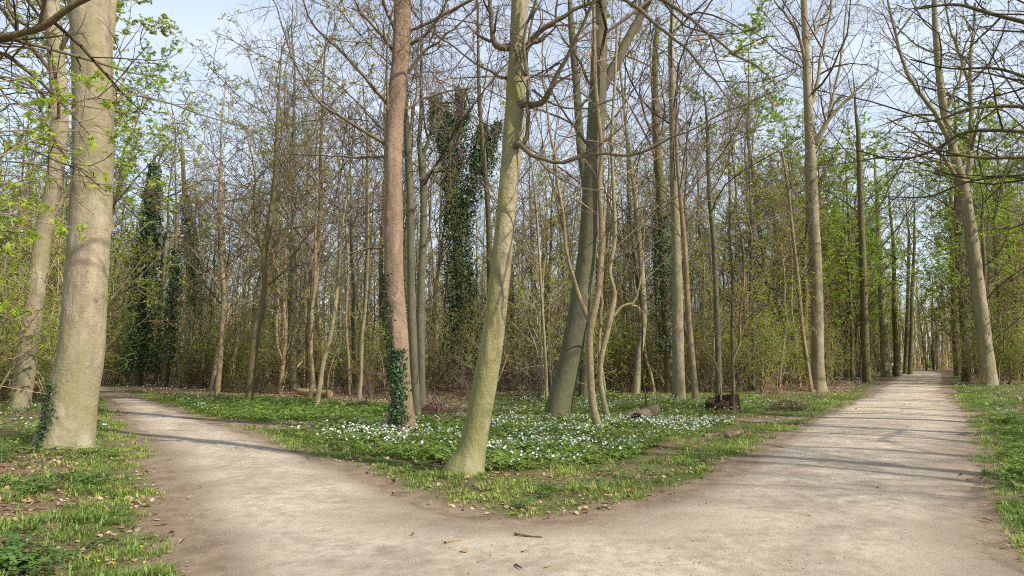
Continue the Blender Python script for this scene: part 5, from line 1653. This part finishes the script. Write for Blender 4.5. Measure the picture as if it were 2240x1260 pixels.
# the wood beyond, which reads as one mass
def distant_wood():
    rng = np.random.default_rng(900)
    mt, mc, ml = MB(), MB(), MB()
    n = 560
    y = 78 + 150 * rng.random(n) ** 1.1
    y[:140] = rng.uniform(128, 200, 140)
    x = rng.uniform(-0.82, 0.82, n) * y
    x[:140] = rng.uniform(0.50, 0.72, 140) * y[:140]
    y[140:220] = rng.uniform(84, 150, 80)
    x[140:220] = rng.uniform(-0.70, -0.52, 80) * y[140:220]
    ok = path_sd(x, y) > 3
    x, y = x[ok], y[ok]
    n = len(x)
    H = rng.uniform(13, 23, n)
    z = np.linspace(0, 1, 7)
    P = np.zeros((n, 7, 3))
    P[:, :, 2] = H[:, None] * z[None] + hgt(x, y)[:, None] - 0.2
    wob = np.cumsum(rng.normal(size=(n, 7, 2)) * 0.22, 1)
    P[:, :, :2] = wob - wob[:, :1] + np.stack([x, y], 1)[:, None, :]
    R = rng.uniform(0.12, 0.32, n)[:, None] * (1 - 0.85 * z)[None]
    tubes(mt, P, R, 6, rng=rng)
    l1 = grow(P, R, c=10, n=4, t0=0.3, t1=0.98, lf=0.3, ang=0.75, up=0.5, wob=0.12, rs=0.4, rmin=0.02, rng=rng)
    tubes(mc, *l1, 3, rng=rng)
    l2 = grow(*l1, c=2, n=3, t0=0.2, t1=1.0, lf=0.7, ang=0.7, up=0.2, wob=0.15, rs=0.6, rmin=0.016, rng=rng)
    tubes(mc, *l2, 3, rng=rng)
    # crowded thin poles
    m = 2900
    yy = 62 + 95 * rng.random(m) ** 1.1
    xx = rng.uniform(-0.80, 0.80, m) * yy
    ok = (path_sd(xx, yy) > 2.0)
    xx, yy = xx[ok], yy[ok]
    m = len(xx)
    hh = rng.uniform(6, 13, m)
    zz = np.linspace(0, 1, 4)
    Pt = np.zeros((m, 4, 3))
    Pt[:, :, 2] = hh[:, None] * zz[None] - 0.1
    Pt[:, :, :2] = np.stack([xx, yy], 1)[:, None, :] + np.cumsum(rng.normal(size=(m, 4, 2)) * 0.28, 1)
    Rt = rng.uniform(0.035, 0.085, m)[:, None] * (1 - 0.8 * zz)[None]
    tubes(mc, Pt, Rt, 3, rng=rng)
    lt = grow(Pt, Rt, c=6, n=3, t0=0.1, t1=1.0, lf=0.26, ang=0.6, up=0.3, wob=0.2, rs=0.6, rmin=0.014, rng=rng)
    tubes(mc, *lt, 3, rng=rng)
    root = mt.build("distant_wood", "mossy_bark")
    tag(root, "far bare trunks and twigs massed beyond the thicket on every side", "woodland", kind="stuff")
    mc.build("twigs", "twig_pale", root)["kind"] = "stuff"  # far twigs and poles coloured paler to stand in for distance haze
    pts = twig_points(l2[0], 1, rng)
    pts = pts[(pts[:, 2] < 9) | (rng.random(len(pts)) < 0.45)]
    leaves(ml, pts, 0.35, rng, 0.6)
    pts = twig_points(lt[0], 1, rng)
    ppx, _ = proj(pts[:, 0], pts[:, 1], pts[:, 2])
    pts = pts[rng.random(len(pts)) < np.interp(ppx, [0, 550, 750, 1250, 1400, 2240], [1, 1, 0.3, 0.2, 0.9, 1])]
    leaves(ml, pts[rng.random(len(pts)) < 0.5], 0.22, rng, 0.6)
    # low leafy bushes far back
    m = 14000
    yy = 70 + 140 * rng.random(m)
    xx = rng.uniform(-0.82, 0.82, m) * yy
    yy[:2500] = rng.uniform(128, 190, 2500)
    xx[:2500] = rng.uniform(0.5, 0.74, 2500) * yy[:2500]
    ppx, _ = proj(xx, yy)
    ok = (path_sd(xx, yy) > 2.5) & (rng.random(m) < np.interp(ppx, [0, 550, 750, 1250, 1400, 2240], [1, 1, 0.35, 0.25, 0.9, 1]))
    xx, yy = xx[ok], yy[ok]
    leaves(ml, np.stack([xx, yy, 0.2 + 4.0 * rng.random(len(xx)) ** 1.6], 1), 0.45, rng, 0.5)
    ml.build("foliage", "spring_leaf_olive", root)["kind"] = "stuff"
distant_wood()

# ------------------------------------------------------------------ dead wood and other small things
def log(name, label, cat, a, b, r, bark_m, seed, hollow=False, sink=0.1, end_mat="dead_wood", part=True):
    rng = np.random.default_rng(seed)
    a, b = np.array(a), np.array(b)
    base = np.array([(a[0] + b[0]) / 2, (a[1] + b[1]) / 2, gz(*((a + b)[:2] / 2))])
    root = thing(name, label, cat, base)
    t = np.linspace(0, 1, 18)
    P = a[None] * (1 - t)[:, None] + b[None] * t[:, None] + np.cumsum(rng.normal(size=(18, 3)) * 0.006, 0)
    k = 20
    ph = np.arange(k) * 2 * PI / k
    T = norm(b - a)
    A_ = norm(np.cross(T, [0, 0, 1.0]))
    B_ = np.cross(A_, T)
    rad = r * (1 + 0.08 * np.sin(2 * ph + 1)[None] + rng.normal(size=(18, k)) * 0.03 - 0.1 * t[:, None])
    V = P[:, None, :] + rad[..., None] * (np.cos(ph)[None, :, None] * A_ + np.sin(ph)[None, :, None] * B_)
    i = (np.arange(17) * k)[:, None]
    j = np.arange(k)[None]
    j2 = (j + 1) % k
    mb = MB()
    mb.add(V.reshape(-1, 3), np.stack([i + j, i + j2, i + k + j2, i + k + j], -1).reshape(-1, 4))
    mb.build("bark", bark_m, root, True, base)
    for e, s in ((0, 1), (17, -1)):
        me = MB()
        ring = V[e]
        if hollow and e == 0:
            dirn = norm(P[1] - P[0])
            inner = P[0] + (ring - P[0]) * 0.72
            deep = inner + dirn * r * 1.6
            vv = np.vstack([ring, inner, deep, [P[0] + dirn * r * 1.9]])
            q = [(x_, (x_ + 1) % k, k + (x_ + 1) % k, k + x_) for x_ in range(k)] + [(k + x_, k + (x_ + 1) % k, 2 * k + (x_ + 1) % k, 2 * k + x_) for x_ in range(k)]
            me.add(vv, q, [(2 * k + x_, 2 * k + (x_ + 1) % k, 3 * k) for x_ in range(k)])
        else:
            me.add(np.vstack([ring, [P[e] - norm(P[1] - P[0]) * s * 0.01]]), tris=[(x_, (x_ + 1) % k, k) for x_ in range(k)])
        me.build("cut_end", end_mat, root, False, base)
    return root

def gp(px_, py_, dz=0.0):
    x, y = G(px_, py_)
    return np.array([x, y, gz(x, y) + dz])
log("hollow_log", "short hollow grey brown log lying in the anemones right of the saplings", "log", gp(1392, 930, 0.09), gp(1432, 908, 0.11), 0.19, "dead_wood", 1, True)
log("small_log", "small broken log end left of the hollow log's mouth", "log", gp(1366, 929, 0.07), gp(1395, 916, 0.10), 0.12, "dead_wood", 2, True)
log("cut_log", "pale yellow debarked log lying in the thicket left of the reddish trunk", "log", gp(655, 868, 0.22), gp(722, 872, 0.20), 0.17, "cut_wood", 3, end_mat="cut_wood")
log("fallen_branch", "dark fallen branch lying on the verge beside the avenue path", "branch", gp(1625, 952, 0.05), gp(1535, 955, 0.03), 0.045, "dead_wood", 4)
log("fallen_branch", "thick short reddish branch end lying on the dark fallen branch's right end", "branch", gp(1590, 961, 0.04), gp(1626, 950, 0.10), 0.06, "dead_wood", 5)
log("fallen_branch", "grey dead branch lying over the green herb patch by the kinked tree", "branch", gp(715, 912, 0.04), gp(760, 903, 0.10), 0.03, "dead_wood", 6)

def crooked(name, label, cat, pts, r, mat, seed, twigs=0):
    rng = np.random.default_rng(seed)
    P = np.array(pts, float)
    base = np.array([P[:, 0].mean(), P[:, 1].mean(), 0])
    c = catmull(P, 16)
    c += np.cumsum(rng.normal(size=(16, 3)) * r * 0.15, 0)
    rr = r * (1 - 0.55 * np.linspace(0, 1, 16)) * rng.uniform(0.85, 1.1, 16)
    mb = MB()
    tubes(mb, c[None], rr[None], 7, tone=np.array([0.4]))
    if twigs:
        p, q = grow(c[None], rr[None], c=twigs, n=4, t0=0.3, t1=0.95, lf=0.3, ang=0.7, up=0.0, wob=0.1, rs=0.6, rmin=r * 0.2, rng=rng)
        p[:, :, 2] = np.maximum(p[:, :, 2], 0.025)
        tubes(mb, p, q, 5, tone=np.full(len(p), 0.4))
    v0, v1 = c[0], c[-1]
    o = mb.build(name, mat, None, True, base)
    o.location = base
    tag(o, label, cat)
    return o
ZP = 0.030
def onp(px_, py_, dz=0.0):
    x, y = G(px_, py_)
    return (x, y, ZP + dz)
crooked("stick", "longest brown stick lying on the sandy path below the island tip", "stick", [onp(1126, 1175), onp(1150, 1179), onp(1188, 1181)], 0.012, "mossy_bark", 11)
crooked("stick", "flat reddish stick on the path left of the longest stick", "stick", [onp(973, 1195), onp(990, 1190), onp(1008, 1188)], 0.012, "tan_bark", 12)
crooked("stick", "dark stick at the island's left edge below the front beech", "stick", [onp(858, 1086, .01), onp(868, 1084, .01), onp(880, 1084, .01)], 0.013, "dead_wood", 13)
crooked("stick", "upper of two dark twigs lying at the island tip", "stick", [onp(1318, 1106), onp(1330, 1108), onp(1342, 1110)], 0.008, "dead_wood", 14)
crooked("stick", "lower of two dark twigs lying at the island tip", "stick", [onp(1316, 1115), onp(1326, 1117), onp(1334, 1119)], 0.013, "dead_wood", 15)
crooked("stick", "thin branched twig on the path right of the longest stick", "stick", [onp(1515, 1192), onp(1532, 1185), onp(1552, 1179)], 0.005, "tan_bark", 16, 3)
crooked("stick", "small reddish twig at the bottom of the path near the middle", "stick", [onp(1190, 1250), onp(1205, 1246), onp(1222, 1243)], 0.006, "tan_bark", 17)
crooked("stick", "dark chip of wood at the bottom edge of the path", "stick", [onp(1127, 1244), onp(1133, 1249), onp(1140, 1253)], 0.009, "rotten_wood", 18)
crooked("stick", "pale bleached forked twig at the avenue's right edge", "stick", [onp(2115, 1054), onp(2140, 1050), onp(2163, 1057)], 0.012, "cut_wood", 19, 3)
crooked("stick", "grey twig on the brown soil below the bleached forked twig", "stick", [onp(2150, 1140), onp(2165, 1143), onp(2176, 1142)], 0.008, "dead_wood", 20, 2)
crooked("dead_branch", "thin crooked dead branch leaning up from the clearing left of front beech", "branch", [tuple(gp(1008, 945, 0.0)), tuple(gp(1002, 932, 0.12)), tuple(gp(990, 915, 0.12)), tuple(gp(980, 905, 0.15))], 0.03, "dead_wood", 21)
crooked("dead_branch", "bent pale dead limb leaning over the litter in the thicket by the cut log", "branch", [tuple(at(662, 790, 28.5)), tuple(at(640, 815, 28.3)), tuple(gp(622, 846, 0.0))], 0.035, "cut_wood", 22)
crooked("dead_branch", "curved pale dead stem arching right of the cut log", "branch", [tuple(gp(702, 874, 0.02)), tuple(at(716, 858, 27)), tuple(at(722, 810, 27)), tuple(at(742, 760, 27.2))], 0.04, "tan_bark", 23)

def stump():
    rng = np.random.default_rng(31)
    x, y = G(1580, 904)
    base = np.array([x, y, gz(x, y)])
    root = thing("tree_stump", "dark rotten hollow tree stump in the clearing before the thicket", "stump", base)
    k = 40
    w = 0.42
    ph = np.arange(k) * 2 * PI / k
    top = 0.42 + 0.10 * np.cos(ph - 0.3) + 0.05 * rng.normal(size=k)
    mb = MB()
    rings = []
    for t in np.linspace(-0.1, 1, 9):
        rad = w * (1.1 - 0.12 * t + 0.10 * np.sin(3 * ph + 1) + 0.06 * np.sin(7 * ph) + 0.05 * rng.normal(size=k))
        rings.append(np.stack([rad * np.cos(ph) * 1.15, rad * np.sin(ph) * 0.85, top * t], 1))
    for t in (1.0, 0.7, 0.35):
        rad = w * 0.78 * (1 + 0.05 * rng.normal(size=k))
        rings.append(np.stack([rad * np.cos(ph) * 1.15, rad * np.sin(ph) * 0.85, top * t - 0.01], 1))
    V = np.array(rings)
    i = (np.arange(len(rings) - 1) * k)[:, None]
    j = np.arange(k)[None]
    j2 = (j + 1) % k
    mb.add(V.reshape(-1, 3), np.stack([i + j, i + j2, i + k + j2, i + k + j], -1).reshape(-1, 4))
    mb.build("bark", "rotten_wood", root)
    mh = MB()
    mh.add(np.vstack([rings[-1], [[0, 0, 0.12]]]), tris=[(q, (q + 1) % k, k) for q in range(k)])
    mh.build("heartwood", "rotten_wood", root)
stump()

def mound(name, label, cat, px_, py_, w, d, h, mat, seed, leaf=None, n=500, size=0.06, twigs=0):
    rng = np.random.default_rng(seed)
    x, y = G(px_, py_)
    base = np.array([x, y, gz(x, y)])
    root = thing(name, label, cat, base)
    g = np.linspace(-1.15, 1.15, 30)
    X, Y = np.meshgrid(g, g)
    rr = np.hypot(X, Y)
    Z = h * sstep(1.1, 0.1, rr) * (0.55 + 0.9 * fnoise(X * 3 + seed, Y * 3, 1.2, seed)) - 0.07
    V = np.stack([X * w, Y * d, Z], -1).reshape(-1, 3)
    ii = (np.arange(29) * 30)[:, None] + np.arange(29)[None]
    mb = MB()
    mb.add(V, np.stack([ii, ii + 1, ii + 31, ii + 30], -1).reshape(-1, 4))
    mb.build("earth", mat, root, True)
    if leaf:
        mf = MB()
        pick = V[rng.integers(0, len(V), n)] + rng.normal(size=(n, 3)) * 0.03
        leaves(mf, pick[pick[:, 2] > 0] + np.array([0, 0, 0.02]), size, rng, 0.4)
        mf.build("moss", leaf, root)["kind"] = "stuff"
    if twigs:
        mt = MB()
        P = np.zeros((twigs, 5, 3))
        p = V[rng.integers(0, len(V), twigs)] * np.array([.8, .8, 1])
        dd = norm(rng.normal(size=(twigs, 3)) + np.array([0, 0, 0.6]))
        for q in range(5):
            P[:, q] = p
            dd = norm(dd + rng.normal(size=(twigs, 3)) * 0.2)
            p = p + dd * 0.13
        tubes(mt, P, np.linspace(0.012, 0.004, 5)[None].repeat(twigs, 0), 4, rng=rng)
        mt.build("dead_twigs", "twig_brown", root)["kind"] = "stuff"
mound("mossy_mound", "mossy green and brown mound on the verge left of the avenue path", "mound", 1722, 897, 0.95, 0.6, 0.34, "rotten_wood", 41, "grass_blade", 2600, 0.05, 60)
mound("rotten_root", "dark rotten root mound half hidden between the two front trunks", "mound", 955, 912, 0.75, 0.5, 0.38, "rotten_wood", 42, "dry_leaf", 260, 0.06, twigs=170)
mound("rotten_stump", "low dark rotted stump in the herbs left of the kinked mossy tree", "mound", 466, 882, 0.6, 0.4, 0.30, "rotten_wood", 43, "dark_leaf", 500, 0.05, 60)
mound("rotten_stump", "low mossy rotted stump in the herbs left of the reddish trunk", "mound", 797, 896, 0.5, 0.3, 0.26, "mossy_bark", 44, "dark_leaf", 400, 0.05, 60)
mound("earth_mound", "small bare molehill of grey earth at the front beech's foot", "mound", 985, 1062, 0.16, 0.12, 0.06, "dead_wood", 45)
mound("earth_mound", "bare grey earth hump in the grass of the lower left verge", "mound", 232, 1104, 0.20, 0.16, 0.08, "dead_wood", 46)

# the tiny post far down the avenue
def post():
    x, y = G(1953, 818)
    x, y = at(1953, 818, 78)[0], 78.0
    base = np.array([x, y, 0.0])
    root = thing("marker_post", "tiny grey post with a white plate beside the far avenue trunks", "post", base)
    mb = MB()
    tubes(mb, np.array([[(0, 0, -0.1), (0, 0, 0.6), (0, 0, 1.5)]]), np.array([[0.06, 0.06, 0.06]]), 8)
    mb.build("pole", "beech_bark_grey", root)
    m2 = MB()
    v = np.array([(sx * .17, sy * .015 - .08, 1.15 + sz * .2) for sx in (-1, 1) for sy in (-1, 1) for sz in (-1, 1)])
    m2.add(v, [(0, 1, 3, 2), (4, 6, 7, 5), (0, 4, 5, 1), (2, 3, 7, 6), (0, 2, 6, 4), (1, 5, 7, 3)])
    m2.build("plate", "white_petal", root)
post()
tt = sum(len(me.polygons) * 2 for me in bpy.data.meshes)
print("TRIS approx", tt)
